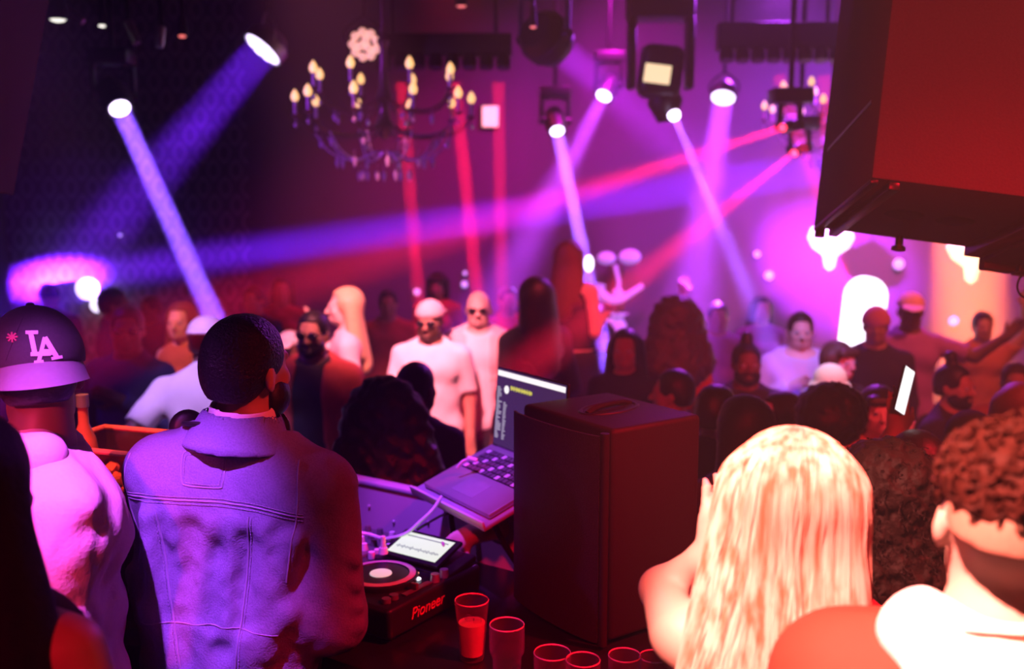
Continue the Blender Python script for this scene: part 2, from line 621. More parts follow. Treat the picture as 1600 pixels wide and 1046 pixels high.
# ------------------------------------------------------------------ lamps in the rig
m_black = mat('black_housing', (0.012, 0.012, 0.014), 0.45, spec=0.5)
m_blackm = mat('black_metal', (0.02, 0.02, 0.022), 0.35, 0.6)
m_steel = mat('lit_steel', (0.55, 0.55, 0.58), 0.35, 0.7)
def lens_mat(name, col, s):
    return mat(name, (0.8, 0.8, 0.8), 0.3, emit=col, estr=s)
m_lens_violet = lens_mat('violet_white_lens', (0.80, 0.62, 1.0), 6)
m_lens_pink = lens_mat('peach_led', (1.0, 0.42, 0.33), 1.0)
m_lens_red = lens_mat('red_lens', (1.0, 0.05, 0.12), 3)
m_led_red = lens_mat('red_indicator', (1.0, 0.15, 0.15), 1.5)

def beam(name, loc, d, dia, color, power, spread, parent=None, gap=0.012):
    """The collimated light of one lamp lens."""
    l = bpy.data.lights.new(name, 'AREA')
    l.shape = 'DISK'
    l.size = dia
    l.color = color
    l.energy = power
    l.spread = math.radians(spread)
    o = bpy.data.objects.new(name, l)
    COL.objects.link(o)
    d = Vector(d).normalized()
    o.location = Vector(loc) + d * gap
    o.rotation_euler = d.to_track_quat('-Z', 'Y').to_euler()
    if parent is not None:
        o.parent = parent
        o.matrix_parent_inverse = Matrix.Translation(-Vector(parent.location))
    return o

def moving_head(label, lens, target, dia, color, power, spread, lens_m=None, yoke=True, group=None, head_len=0.24, head_w=None, mount=None, housing=None):
    """Moving-head beam lamp: hung base, yoke arms, round head, lens. lens/target are world points."""
    lens, target = Vector(lens), Vector(target)
    d = (target - lens).normalized()
    hw = head_w or dia * 0.72
    hc = lens - d * head_len * 0.55            # pivot of the head
    top = Vector(mount) if mount is not None else Vector((hc.x, hc.y, ZC))
    t = thing('moving_head_lamp', label, 'stage light', (hc.x, hc.y, hc.z), 0, group)
    L = lambda v: Vector(v) - hc
    hm = housing or m_black
    h = MB()
    h.lathe([(0, 0), (hw * .75, 0), (hw, head_len * .2), (hw * 1.06, head_len * .55), (hw, head_len * .9), (hw * .95, head_len), (hw * .88, head_len), (hw * .86, head_len - .012), (0, head_len - .012)],
            L(lens - d * head_len), d, 24)
    for i in range(3):
        h.lathe([(hw * 1.0, 0), (hw * 1.1, .004), (hw * 1.1, .012), (hw * 1.0, .016)], L(lens - d * (head_len * (.35 + .16 * i))), d, 24)
    h.build('head', hm, t, True)
    lm = MB().lathe([(0, 0.006), (dia * .25, .005), (dia * .45, 0), (dia * .5, -.006), (dia * .5, -.01), (0, -.01)], L(lens), d, 24)
    lm.build('lens', lens_m or m_lens_violet, t, True)
    side = d.cross(Vector((0, 0, 1)))
    side = side.normalized() if side.length > .05 else Vector((1, 0, 0))
    if yoke:
        yw = hw + 0.035
        by = hc + Vector((0, 0, hw + 0.10))
        for s in (-1, 1):
            a = MB()
            pts = [hc + side * s * yw, hc + side * s * yw + Vector((0, 0, hw * .6)), by + side * s * yw * .95, by + side * s * yw * .5]
            a.tube([L(p) for p in smooth_path(pts, 5)], 0.02, 8)
            a.cyl(L(hc + side * s * (hw * .8)), L(hc + side * s * (yw + .02)), .035, .03, 16)
            a.build('yoke_arm', hm, t, True)
        b = MB().box(L(by + Vector((0, 0, .05))), (.26, .2, .10), bevel=.015)
        b.build('base', hm, t, True)
        btop = by + Vector((0, 0, .10))
    else:
        btop = hc + Vector((0, 0, hw))
    MB().cyl(L(btop - Vector((0, 0, .03))), L(Vector((btop.x, btop.y, top.z))), .018).build('hanging_pole', m_blackm, t, True)
    beam('beam', lens, d, dia * .9, color, power, spread, t)
    return t

def par_can(label, lens, target, dia, color, power, spread, led_m, group=None, leds=True, depth=0.14, housing=None):
    """Flat LED par: shallow can, bracket, round of LEDs."""
    lens, target = Vector(lens), Vector(target)
    d = (target - lens).normalized()
    c = lens - d * depth
    t = thing('par_can_lamp', label, 'stage light', c, 0, group)
    L = lambda v: Vector(v) - c
    r = dia / 2
    hm = housing or m_black
    MB().lathe([(0, 0), (r * .7, 0), (r * .95, depth * .35), (r * 1.12, depth * .5), (r * 1.12, depth * 1.04), (r * 1.05, depth * 1.04), (r * 1.04, depth * .93), (0, depth * .93)], L(c), d, 28).build('can', hm, t, True)
    u = d.cross(Vector((0, 0, 1)))
    u = u.normalized() if u.length > .05 else Vector((1, 0, 0))
    v = d.cross(u).normalized()
    if leds:
        spots = [(0, 0)] if False else []
        for k in range(3):
            a = 2 * PI * k / 3 + .3; spots.append((r * .27 * math.cos(a), r * .27 * math.sin(a)))
        for k in range(9):
            a = 2 * PI * k / 9; spots.append((r * .74 * math.cos(a), r * .74 * math.sin(a)))
        for x, y in spots:
            MB().lathe([(0, .014), (r * .17, .012), (r * .255, .002), (r * .26, -.006), (0, -.006)], L(lens + u * x + v * y), d, 12).build('led', led_m, t, True)
    else:
        MB().lathe([(0, .008), (r * .6, .006), (r * .98, 0), (r * .98, -.008), (0, -.008)], L(lens), d, 28).build('lens', led_m, t, True)
    pc = c + d * depth * .6
    br = smooth_path([pc + u * r * 1.14, pc + u * r * 1.2 + Vector((0, 0, r * .7)), pc + Vector((0, 0, r * 1.6)), pc - u * r * 1.2 + Vector((0, 0, r * .7)), pc - u * r * 1.14], 6)
    MB().tube([L(p) for p in br], .008, 6).build('bracket', housing or m_blackm, t, True)
    MB().cyl(L(pc + Vector((0, 0, r * 1.55))), L(Vector((pc.x, pc.y, ZC))), .014).build('hanging_pole', m_blackm, t, True)
    if power > 0:
        beam('beam', lens, d, dia * .9, color, power, spread, t, .03)
    return t

BW = 3.3
moving_head('moving head lamp with a thin bright violet beam, hung over the left of the crowd', P(188, 171, 6.4), P(338, 505, 5.6), .13, (.20, .07, 1), 38 * BW, 1.2)
par_can('round multi-lens lamp tilted down to the left, glaring violet white', P(411, 77, 6.8), P(246, 268, 6.55), .27, (.17, .010, 1), 30 * BW, 12, lens_mat('violet_led', (.8, .62, 1), 3.5), housing=m_steel)
moving_head('dark moving head lamp sending a wide dim purple beam down to the right', P(868, 72, 6.6), P(1070, 235, 8.0), .22, (.45, .02, .9), 34 * BW, 17, lens_mat('dim_lens', (.3, .02, .5), .4))
moving_head('small white glaring lamp beside a smaller glowing dot, beam falling down to the left', P(943, 151, 8.6), P(885, 262, 8.2), .13, (.5, .05, 1), 30 * BW, 14)
moving_head('small lamp with a thin bright lilac beam dropping onto the tall long-haired dancer', P(871, 206, 8.4), P(917, 420, 7.6), .115, (.28, .085, 1), 40 * BW, 1)
par_can('round white glaring lamp between the boxy moving head and the hung loudspeaker, beam straight down', P(1130, 153, 8.0), P(1112, 270, 7.7), .19, (.45, .05, 1), 48 * BW, 15, lens_mat('violet_led', (.8, .62, 1), 3.5), leds=False)
# broad purple shaft crossing the room from the right to the wall at the left
moving_head('moving head lamp behind the hung loudspeaker, throwing the broad purple shaft', P(1330, 258, 6.9), P(72, 440, 10.6), .30, (.17, .012, 1), 62 * BW, 2.5)
# red pencil beams by the right chandelier
moving_head('lamp by the right chandelier shooting the upper, longer red beam across the haze', P(1222, 200, 6.5), P(800, 335, 5.0), .055, (1, .012, .06), 8 * BW, 4.5, m_lens_red, head_len=.16)
moving_head('lamp by the right chandelier shooting the lower short red beam', P(1240, 240, 7.3), P(1040, 400, 6.3), .055, (1, .012, .06), 9 * BW, 6, m_lens_red, head_len=.16)
# ------------------------------------------------------------------ people
def skin_mat(name, c):
    return mat(name, c, 0.5, noise=0.06, scale=12, spec=0.35)
SK_L = skin_mat('fair_skin', (0.66, 0.47, 0.39))
SK_M = skin_mat('tan_skin', (0.42, 0.24, 0.16))
SK_D = skin_mat('deep_skin', (0.15, 0.075, 0.045))
HR_K = mat('black_hair', (0.012, 0.009, 0.009), 0.45, noise=0.3, scale=90, bump=0.25)
HR_B = mat('brown_hair', (0.06, 0.032, 0.018), 0.5, noise=0.3, scale=90, bump=0.25)
HR_R = mat('auburn_hair', (0.16, 0.05, 0.03), 0.5, noise=0.3, scale=90, bump=0.25)
HR_Y = mat('blond_hair', (0.62, 0.44, 0.22), 0.5, noise=0.25, scale=60, bump=0.2)
TX_W = mat('white_cotton', (0.75, 0.74, 0.74), 0.85, noise=0.05, scale=60, bump=0.1)
TX_P = mat('pale_pink_cotton', (0.72, 0.55, 0.55), 0.85, noise=0.06, scale=60, bump=0.1)
TX_L = mat('lilac_fleece', (0.52, 0.48, 0.68), 0.9, noise=0.06, scale=60, bump=0.1)
TX_K = mat('black_cotton', (0.018, 0.017, 0.02), 0.85, noise=0.2, scale=50, bump=0.1)
TX_N = mat('navy_cotton', (0.03, 0.035, 0.09), 0.85, noise=0.15, scale=50, bump=0.1)
TX_R = mat('red_flannel', (0.42, 0.07, 0.05), 0.85, noise=0.2, scale=40, bump=0.1)
TX_G = mat('grey_cotton', (0.16, 0.15, 0.17), 0.85, noise=0.15, scale=50, bump=0.1)
TX_O = mat('rust_cotton', (0.45, 0.16, 0.07), 0.85, noise=0.12, scale=50, bump=0.1)
TR_K = mat('dark_trousers', (0.02, 0.02, 0.028), 0.85, noise=0.2, scale=50)
TR_J = mat('blue_jeans', (0.05, 0.07, 0.14), 0.85, noise=0.2, scale=80)
EYE = mat('eye', (0.55, 0.53, 0.52), 0.2, noise=0.02)
PUPIL = mat('pupil', (0.01, 0.008, 0.008), 0.1)
DARKGLASS = mat('dark_glass', (0.008, 0.008, 0.012), 0.08, spec=0.7)

def pose(kind, s, arm_w=.19):
    """(elbow, wrist, hand direction) of one arm; s = +1 the right, -1 the left."""
    S = np.array((s * arm_w, -.01, 1.425))
    T = {
        'down':  ((.05, -.03, -.29), (.06, .04, -.53), (0, .25, -1)),
        'bent':  ((.06, -.04, -.28), (-.02, .20, -.20), (-.25, 1, .35)),
        'front': ((.05, .05, -.27), (-.08, .27, -.16), (-.3, 1, .3)),
        'chest': ((.08, .02, -.26), (-.13, .17, -.10), (-.8, .5, .4)),
        'face':  ((.05, .17, -.12), (-.07, .22, .10), (-.35, .1, 1)),
        'up':    ((.13, .04, .16), (.10, .10, .41), (-.05, .1, 1)),
        'high':  ((.06, .05, .26), (.02, .08, .52), (0, .1, 1)),
        'out':   ((.22, .06, -.06), (.40, .14, .10), (.5, .3, .8)),
        'hip':   ((.15, -.10, -.22), (.03, .06, -.38), (-.4, .9, -.4)),
        'wave':  ((.20, .06, .04), (.27, .12, .28), (.1, .1, 1)),
        'cross': ((.05, .08, -.26), (-.25, .22, -.17), (-1, .1, .1)),
    }
    e, w, d = T[kind] if isinstance(kind, str) else kind
    f = lambda q: S + np.array((q[0] * s, q[1], q[2]))
    return S, f(e), f(w), np.array((d[0] * s, d[1], d[2]), float)

def add_torso(v, fem=False, b=1.0, off=0.0, drop=0.0):
    v.off = off
    sh = .135 if fem else .155
    v.cone((-.07, 0, .93), (.07, 0, .93), .112 * b, k=.05, flat=(1, .85, 1))
    v.cone((0, 0, .95), (0, .005, 1.14), (.15 if fem else .148) * b, (.118 if fem else .138) * b, k=.05, flat=(1, .74, 1))
    v.cone((0, .005, 1.14), (0, -.005, 1.33), (.120 if fem else .142) * b, (.140 if fem else .165) * b, k=.05, flat=(1, .68, 1))
    v.cone((-sh, -.015, 1.41 - drop), (sh, -.015, 1.41 - drop), .057 * b, k=.06)
    v.cone((0, -.025, 1.50), (-sh * .8, -.02, 1.425 - drop), .043, k=.05)
    v.cone((0, -.025, 1.50), (sh * .8, -.02, 1.425 - drop), .043, k=.05)
    for s in (-1, 1):
        if fem:
            v.ell((s * .065, .085, 1.27), (.06, .055, .06), k=.04)
        else:
            v.ell((s * .07, .06, 1.32), (.085, .05, .06), k=.05)
            v.ell((s * .08, -.075, 1.34), (.075, .04, .10), k=.05)      # shoulder blades
    v.off = 0.0

def add_arm(v, A, off=0.0, upto=2.0, fem=False, vol=1.0):
    """upto: 0..1 along the upper arm, 1..2 along the forearm; above that the whole limb."""
    S, E, W, _ = A
    v.off = off
    g = (.86 if fem else 1.0) * vol
    if upto >= 1.0:
        v.cone(S, E, .056 * g, .044 * g, k=.03)
        t = min(1.0, upto - 1.0)
        if t > 0:
            v.cone(E, E + (W - E) * t, .043 * g, (.043 + (.029 - .043) * t) * g, k=.022, cap=1 if upto < 2 or off else 0)
    else:
        v.cone(S, S + (E - S) * upto, .056 * g, (.056 - .012 * upto) * g + .006, k=.03, cap=1)
    v.off = 0.0

def add_hand(v, A, s, curl=0.35, sz=1.0, thin=.0085):
    S, E, W, d = A
    d = d / np.linalg.norm(d)
    fore = (W - E) / np.linalg.norm(W - E)
    ac = np.cross(d, (0, 1.0, 0)) if abs(d[1]) < .9 else np.cross(d, (0, 0, 1.0))
    ac = ac / np.linalg.norm(ac)
    if ac[0] * s > 0: ac = -ac                       # thumb side points to the middle of the body
    nm = np.cross(ac, d)
    if nm[1] < 0: nm = -nm
    R = np.stack([ac, d, nm], 1)
    v.cone(W - fore * .02, W + d * .03, .029 * sz, .027 * sz, k=.02)
    v.ell(W + d * .052 * sz, (.041 * sz, .053 * sz, .018 * sz), rot=R, k=.014)
    for q, (o, L) in enumerate(((.031, .064), (.0105, .078), (-.0105, .073), (-.031, .056))):
        a = W + (d * .088 + ac * o) * sz
        fan = d + ac * o * 3.2
        fan = fan / np.linalg.norm(fan)
        m = a + (fan * L * .52 + nm * L * curl * .30) * sz
        e = m + (fan * L * .46 * (1 - curl * .6) + nm * L * curl * .62) * sz
        v.cone(a - d * .02, m, .0098 * sz, thin * 1.05 * sz, k=.006)
        v.cone(m, e, thin * 1.05 * sz, thin * .85 * sz, k=.005)
    a = W + (d * .025 + ac * .030) * sz
    m = a + (ac * .030 + d * .030 + nm * .012) * sz
    v.cone(a, m, .0135 * sz, .0108 * sz, k=.01)
    v.cone(m, m + (d * .034 + ac * .004 + nm * .010) * sz, .0105 * sz, .0085 * sz, k=.006)

def add_legs(v, b=1.0, off=0.0, foot=True, stance=.10):
    v.off = off
    for s in (-1, 1):
        k_ = (s * stance, .025, .50)
        an = (s * (stance + .01), -.01, .09)
        v.cone((s * .085, 0, .90), k_, .090 * b, .060, k=.04)
        v.cone(k_, an, .056, .040, k=.03)
        v.ell((s * (stance + .003), -.015, .36), (.056, .06, .12), k=.03)
        if foot:
            v.cone((s * (stance + .01), -.03, .045), (s * (stance + .025), .13, .032), .042, .030, k=.03)
    v.off = 0.0

def add_head(v, fem=False, jaw=1.0):
    q = .95 if fem else 1.0
    v.ell((0, -.010, 1.662), (.075 * q, .094 * q, .088), k=.03)
    v.ell((0, .028, 1.605), (.059 * q, .062, .078), k=.03)
    v.cone((-.034 * q, .035, 1.562), (.034 * q, .035, 1.562), .03 * jaw, k=.03)
    v.ell((0, .070, 1.545), (.026 * jaw, .022, .02), k=.02)
    v.cone((-.034, .083, 1.652), (.034, .083, 1.652), .012, k=.016)
    for s in (-1, 1):
        v.ell((s * .031, .101, 1.634), (.017, .015, .011), k=.012, op='s')
        v.ell((s * .042, .062, 1.605), (.022, .022, .022), k=.02)
        v.ell((s * .077 * q, -.008, 1.622), (.011, .02, .032), rot=rot_m(0, 0, s * .35), k=.008)
        v.ell((s * .084 * q, .002, 1.624), (.005, .010, .018), k=.006, op='s')
    v.cone((0, .092, 1.640), (0, .113, 1.603), .008, .0135, k=.012)
    for s in (-1, 1):
        v.ell((s * .012, .104, 1.598), (.009, .011, .008), k=.008)
    v.ell((0, .091, 1.573), (.024, .010, .006), k=.006)
    v.ell((0, .089, 1.561), (.021, .010, .007), k=.006)

def add_neck(v, fem=False, off=0.0):
    v.off = off
    v.cone((0, -.025, 1.44), (0, -.008, 1.57), .050 if fem else .058, .047 if fem else .055, k=.04)
    v.off = 0.0

def cut_box(v, ymin=None, zmax=None, zmin=None):
    """Removes the part of a head-frame solid in front of ymin and below zmax; and everything below zmin."""
    R, t = v.R.copy(), v.t.copy()
    def f(X, Y, Z, D):
        x, y, z = X - t[0], Y - t[1], Z - t[2]
        yy = R[0, 1] * x + R[1, 1] * y + R[2, 1] * z
        zz = R[0, 2] * x + R[1, 2] * y + R[2, 2] * z
        if ymin is not None:
            D = np.maximum(D, -np.maximum(ymin - yy, zz - zmax))
        if zmin is not None:
            D = np.maximum(D, zmin - zz)
        return D
    v.post(f)

def add_hair(v, style):
    if style in ('short', 'bun', 'topknot', 'fade'):
        v.ell((0, -.014, 1.668), (.084, .101, .093), k=.02)
        v.ell((0, -.055, 1.62), (.072, .055, .07), k=.03)
        if style == 'bun':
            v.ell((0, -.02, 1.775), (.036, .04, .045), k=.015)
        if style == 'topknot':
            v.cone((0, -.02, 1.75), (0, -.03, 1.795), .028, .036, k=.015)
        cut_box(v, .058, 1.70, 1.575)
    elif style == 'long':
        v.ell((0, -.016, 1.665), (.088, .103, .095), k=.02)
        for s in (-1, 1):
            v.cone((s * .072, -.02, 1.66), (s * .105, -.06, 1.34), .034, .045, k=.04)
        v.cone((0, -.06, 1.62), (0, -.12, 1.28), .085, .085, k=.05, flat=(1, .55, 1))
        cut_box(v, .045, 1.705)
    elif style == 'big':
        v.ell((0, -.03, 1.665), (.135, .125, .115), k=.03)
        for s in (-1, 1):
            v.cone((s * .10, -.04, 1.62), (s * .15, -.07, 1.38), .065, .085, k=.05)
        v.cone((0, -.07, 1.6), (0, -.12, 1.34), .12, .13, k=.05, flat=(1, .6, 1))
        v.post(lambda X, Y, Z, D: D + .010 * wob(X, Y, Z, 75, 1.0) + .006 * wob(X, Y, Z, 150, 2.0))
        cut_box(v, .05, 1.70)
    elif style == 'afro':
        v.ell((0, -.035, 1.685), (.150, .145, .140), k=.03)
        v.post(lambda X, Y, Z, D: D + .009 * wob(X, Y, Z, 90, 1.0) + .006 * wob(X, Y, Z, 190, 2.0))
        cut_box(v, .055, 1.69)
    elif style == 'bob':
        v.ell((0, -.016, 1.665), (.092, .105, .096), k=.02)
        for s in (-1, 1):
            v.cone((s * .078, -.01, 1.66), (s * .082, -.01, 1.54), .036, .036, k=.03)
        v.cone((0, -.06, 1.62), (0, -.075, 1.53), .085, .075, k=.05, flat=(1, .6, 1))
        v.cone((-.05, .075, 1.69), (.05, .075, 1.69), .03, k=.02)
        cut_box(v, .05, 1.672)

def add_cap(v, style):
    if style == 'beanie':
        v.ell((0, -.012, 1.672), (.094, .112, .105), k=.02)
        v.cone((0, -.012, 1.64), (0, -.012, 1.665), .097, .097, k=.01, flat=(.96, 1.12, 1))
        cut_box(v, None, None, 1.645)
    else:
        v.ell((0, -.008, 1.675), (.092, .110, .092), k=.02)
        cut_box(v, None, None, 1.665)

HAIR_UP = {'short': 1.762, 'fade': 1.762, 'bun': 1.815, 'topknot': 1.828, 'long': 1.762, 'big': 1.788, 'afro': 1.826, 'bob': 1.765, None: 1.75}

def person(label, px, py, d, yaw, arms=('down', 'down'), hair='short', hair_m=None, skin=None, top=None, top_m=None, sleeve=2.0, legs_m=None,
           cap=None, cap_m=None, brim=1, fem=False, b=1.0, head=(0, 0, 0), lean=0.0, floor=None, vox=.0125, face=False, shades=False, beard=None,
           group=None, loose=.016, neck_z=1.50, hem=.86, open_m=None, side_lean=0.0, under=None, hood=False, curl=.35, fingers=True, drop=0.02):
    """One guest. px, py: where the top of the head shows; d: distance; yaw: 0 faces away from the camera, 180 towards it."""
    floor = ZD if floor is None else floor
    p = P(px, py, d)
    cap_up = {'beanie': 1.782, 'cap': 1.77, 'bucket': 1.77}
    up = cap_up[cap] if cap else HAIR_UP[hair]
    Rt = rot_m(-lean, side_lean, 0)
    cw = np.array((0, 0, .95)); tt = cw - Rt @ cw
    Rh = rot_m(-head[0], head[2], head[1])
    cn = np.array((0, -.015, 1.53))
    RH = Rt @ Rh; tH = Rt @ (cn - Rh @ cn) + tt
    tp = RH @ np.array((0, -.02, up)) + tH
    sc = (p.z - floor) / tp[2]
    yr = math.radians(yaw)
    off = Vector((math.cos(yr) * tp[0] - math.sin(yr) * tp[1], math.sin(yr) * tp[0] + math.cos(yr) * tp[1])) * sc
    t = thing('person', label, 'person', (p.x - off.x, p.y - off.y, floor), yr, group)
    t['stature'] = round(1.75 * sc, 3)
    A = [pose(arms[0], -1, .172 if fem else .19), pose(arms[1], 1, .172 if fem else .19)]
    dz = np.array((0, 0, drop))
    A = [(S_ - dz, E_ - dz, W_ - dz, d_) for S_, E_, W_, d_ in A]
    mk = lambda vs: Soft(vs)
    # body: one continuous skin
    v = mk(vox)
    add_legs(v, b)
    v.frame(Rt, tt)
    add_torso(v, fem, b, 0.0, drop)
    for s, a in zip((-1, 1), A):
        add_arm(v, a, fem=fem)
        if fingers: add_hand(v, a, s, curl, .92 if fem else 1.0)
    add_neck(v, fem)
    v.frame(RH, tH)
    add_head(v, fem)
    body = link_mesh('body', relax(v.mesh('body', sc), 1), skin or SK_M, t)
    # hair
    if hair:
        v = mk(vox); v.frame(RH, tH); add_hair(v, hair)
        link_mesh('hair', relax(v.mesh('hair', sc), 1), hair_m or HR_K, t)
    if cap:
        v = mk(vox); v.frame(RH, tH); add_cap(v, cap)
        c = link_mesh('cap', relax(v.mesh('cap', sc), 1), cap_m or TX_W, t)
        if cap in ('cap', 'bucket'):
            v = mk(vox * .8); v.frame(RH, tH)
            if cap == 'cap':
                v.ell((0, brim * .125, 1.672), (.078, .085, .010), rot=rot_m(-brim * .22, 0, 0))
            else:
                v.cone((0, -.008, 1.68), (0, -.008, 1.64), .095, .125, flat=(1, 1.15, 1), cap=1)
            link_mesh('brim', v.mesh('brim', sc), cap_m or TX_W, c)
    # shirt
    if top != 'none':
        v = mk(vox); v.frame(Rt, tt)
        add_torso(v, fem, b, loose, drop)
        if sleeve > 0:
            for a in A:
                add_arm(v, a, loose * .9, sleeve if sleeve < 2 else 1.93, fem)
        if hood:
            v.ell((0, -.10, 1.455), (.125, .065, .075), k=.03)
            v.cone((-.10, -.02, 1.475), (.10, -.02, 1.475), .045, k=.03)
        v.plane((0, 0, hem), (0, 0, -1))
        v.plane((0, .02, neck_z), (0, .5 if neck_z > 1.45 else .35, 1))
        v.post(lambda X, Y, Z, D: D + .0035 * wob(X, Y, Z, 34, px * .01))
        if sleeve == 0:
            for s in (-1, 1):
                v.plane((s * .135, 0, 1.45), (s, 0, .25))
        link_mesh(top or 'shirt', relax(v.mesh('shirt', sc), 1), top_m or TX_K, t)
    if open_m is not None:
        v = mk(vox); v.frame(Rt, tt)
        add_torso(v, fem, b, loose + .016, drop)
        for a in A: add_arm(v, a, loose + .006, sleeve if sleeve < 2 else 1.93, fem)
        v.plane((0, 0, hem - .02), (0, 0, -1)); v.plane((0, .02, 1.50), (0, .5, 1))
        v.post(lambda X, Y, Z, D: np.maximum(D, -np.maximum(np.abs(X) - .075 - .03 * (1.45 - Z), .0 - Y)))
        link_mesh('open_shirt', relax(v.mesh('open_shirt', sc), 1), open_m, t)
    # trousers
    v = mk(max(vox, .014))
    v.cone((-.07, 0, .93), (.07, 0, .93), .125 * b, k=.05, flat=(1, .88, 1))
    add_legs(v, b, .018, False)
    v.plane((0, 0, .99), (0, 0, 1)); v.plane((0, 0, .10), (0, 0, -1))
    link_mesh('trousers', v.mesh('trousers', sc), legs_m or TR_K, t)
    tr = lambda q: (RH @ np.array(q) + tH) * sc
    if face:
        for s in (-1, 1):
            e = MB().ball(tr((s * .031, .084, 1.634)), .0135 * sc, 10).build('eye', EYE, t, True)
            MB().ball(tr((s * .031, .0935, 1.634)), .0062 * sc, 8).build('pupil', PUPIL, e, True)
    if shades:
        g = MB()
        for s in (-1, 1):
            g.ball(tr((s * .034, .098, 1.634)), Vector((.028, .010, .020)) * sc, 12)
            g.tube([tr((s * .058, .094, 1.638)), tr((s * .083, .03, 1.64)), tr((s * .083, -.02, 1.63))], .0028 * sc, 6)
        g.tube([tr((-.012, .107, 1.638)), tr((.012, .107, 1.638))], .0028 * sc, 6)
        g.build('sunglasses', DARKGLASS, t, True)
    if beard:
        v = mk(min(vox, .010)); v.frame(RH, tH)
        v.off = .008
        v.ell((0, .028, 1.575), (.060, .062, .058), k=.03)
        v.cone((-.034, .035, 1.562), (.034, .035, 1.562), .03, k=.03)
        v.ell((0, .070, 1.542), (.026, .024, .022), k=.02)
        v.off = 0
        v.ell((0, .10, 1.567), (.024, .02, .010), k=.008, op='s')
        v.plane((0, 0, 1.592), (0, -.35, 1)); v.plane((0, -.012, 0), (0, -1, 0))
        link_mesh('beard', relax(v.mesh('beard', sc), 1), beard, t)
    t['_A'] = 0
    del t['_A'], t['stature']
    return t, dict(sc=sc, A=A, Rt=Rt, tt=tt, RH=RH, tH=tH, tr=tr, body=body)
# ------------------------------------------------------------------ the crowd on the dance floor
def crowd(label, px, py, d, yaw, **k):
    return person(label, px, py, d, yaw, **k)

# left, in front of the papered wall
crowd('person in a dark cap, small silhouette against the bright spot on the wall', 75, 441, 8.6, 15, hair=None, cap='beanie', cap_m=TX_N, top_m=TX_N, arms=('down', 'bent'))
crowd('person with short dark hair in a navy shirt, turned right, behind the one in glasses', 172, 449, 7.2, -70, hair='short', top_m=TX_N, skin=SK_D, arms=('down', 'bent'))
crowd('person in dark glasses and navy shirt left of the denim jacket, hand near the chin', 198, 476, 5.3, 165, hair='short', top_m=TX_N, skin=SK_D, shades=True, arms=('chest', 'down'), head=(0, .5, 0))
crowd('person with an orange lit face and bare shoulders behind the white cap', 284, 470, 6.2, 150, hair='long', hair_m=HR_R, skin=SK_L, sleeve=0, top_m=TX_O, fem=True, face=True, head=(0, .4, 0), arms=('down', 'bent'))
crowd('person in a white cap and white tee half hidden by the denim jacket', 322, 492, 5.0, 10, hair='short', cap='cap', brim=-1, cap_m=TX_W, top_m=TX_W, sleeve=.75, skin=SK_D, arms=('hip', 'bent'), lean=.28)
crowd('person in a small white cap just right of the denim wearer\'s head', 452, 516, 6.6, 170, hair=None, cap='cap', cap_m=TX_W, top_m=TX_N, skin=SK_D, face=True)
crowd('person in glasses wearing a black tank under an open red shirt', 490, 484, 5.4, 172, hair='short', top='tank_top', top_m=TX_K, sleeve=1.9, open_m=TX_R, skin=SK_M, shades=True, arms=('down', 'bent'), beard=HR_K)
crowd('person with long blond hair glowing peach, turned left', 543, 447, 6.4, 100, hair='long', hair_m=HR_Y, skin=SK_L, fem=True, top_m=TX_P, arms=('bent', 'face'), face=True)
crowd('person with big black hair seen from behind, dark mass left of the laptop', 600, 584, 3.8, 8, hair='big', hair_m=HR_K, top_m=TX_K, skin=SK_D, fem=True)
crowd('person with round cropped dark head between the big black hair and white tee', 647, 565, 4.4, -30, hair='short', hair_m=HR_K, top_m=TX_K, skin=SK_D)
crowd('person in a pale cap, dark glasses and glowing white tee', 672, 467, 6.3, 176, hair=None, cap='cap', brim=-1, cap_m=TX_P, top_m=TX_W, sleeve=.8, skin=SK_M, shades=True, beard=HR_B, arms=('down', 'front'), b=1.08, head=(.1, -.15, 0))
crowd('bald person in a pale open jacket lit peach', 748, 455, 6.6, 178, hair=None, skin=SK_L, top='shirt', top_m=TX_W, open_m=TX_P, shades=True, arms=('bent', 'down'), b=1.08)
crowd('person with dark hair as a dark red silhouette left of the tall dancer', 838, 431, 6.0, 35, hair='long', hair_m=HR_K, skin=SK_M, fem=True, top_m=TX_K, arms=('down', 'bent'))
crowd('tall dancer with long red lit hair raised above the crowd, bare orange back', 890, 374, 6.6, -35, hair='long', hair_m=HR_R, skin=SK_L, fem=True, sleeve=0, top='top', top_m=TX_K, hem=1.0, neck_z=1.36, arms=('bent', 'bent'), floor=.1)
crowd('person with a red lit face and long dark hair right of the tall dancer', 978, 512, 5.6, 150, hair='long', hair_m=HR_K, skin=SK_M, fem=True, top_m=TX_K, face=True, arms=('bent', 'down'), head=(0, .3, 0))
crowd('person with wide curly hair dim in the purple haze', 1055, 458, 5.9, 20, hair='big', hair_m=HR_B, skin=SK_M, fem=True, top_m=TX_R)
crowd('person with short hair and red lit ear, first head right of the loudspeaker box', 1118, 600, 3.98, -40, hair='short', hair_m=HR_K, skin=SK_M, top_m=TX_K)
crowd('person with a hair bun and dark red face looking at the camera', 1167, 519, 5.35, 178, hair='bun', hair_m=HR_K, skin=SK_D, top_m=TX_K, face=True, beard=HR_K, arms=('down', 'bent'))
crowd('person with dark hair down, seen from behind beside the smiling profile', 1166, 616, 3.4, 25, hair='long', hair_m=HR_K, skin=SK_M, fem=True, top_m=TX_K)
crowd('person with an orange lit smiling face in profile and dark hair', 1224, 611, 4.4, 92, hair='long', hair_m=HR_K, skin=SK_L, fem=True, top_m=TX_R, face=True)
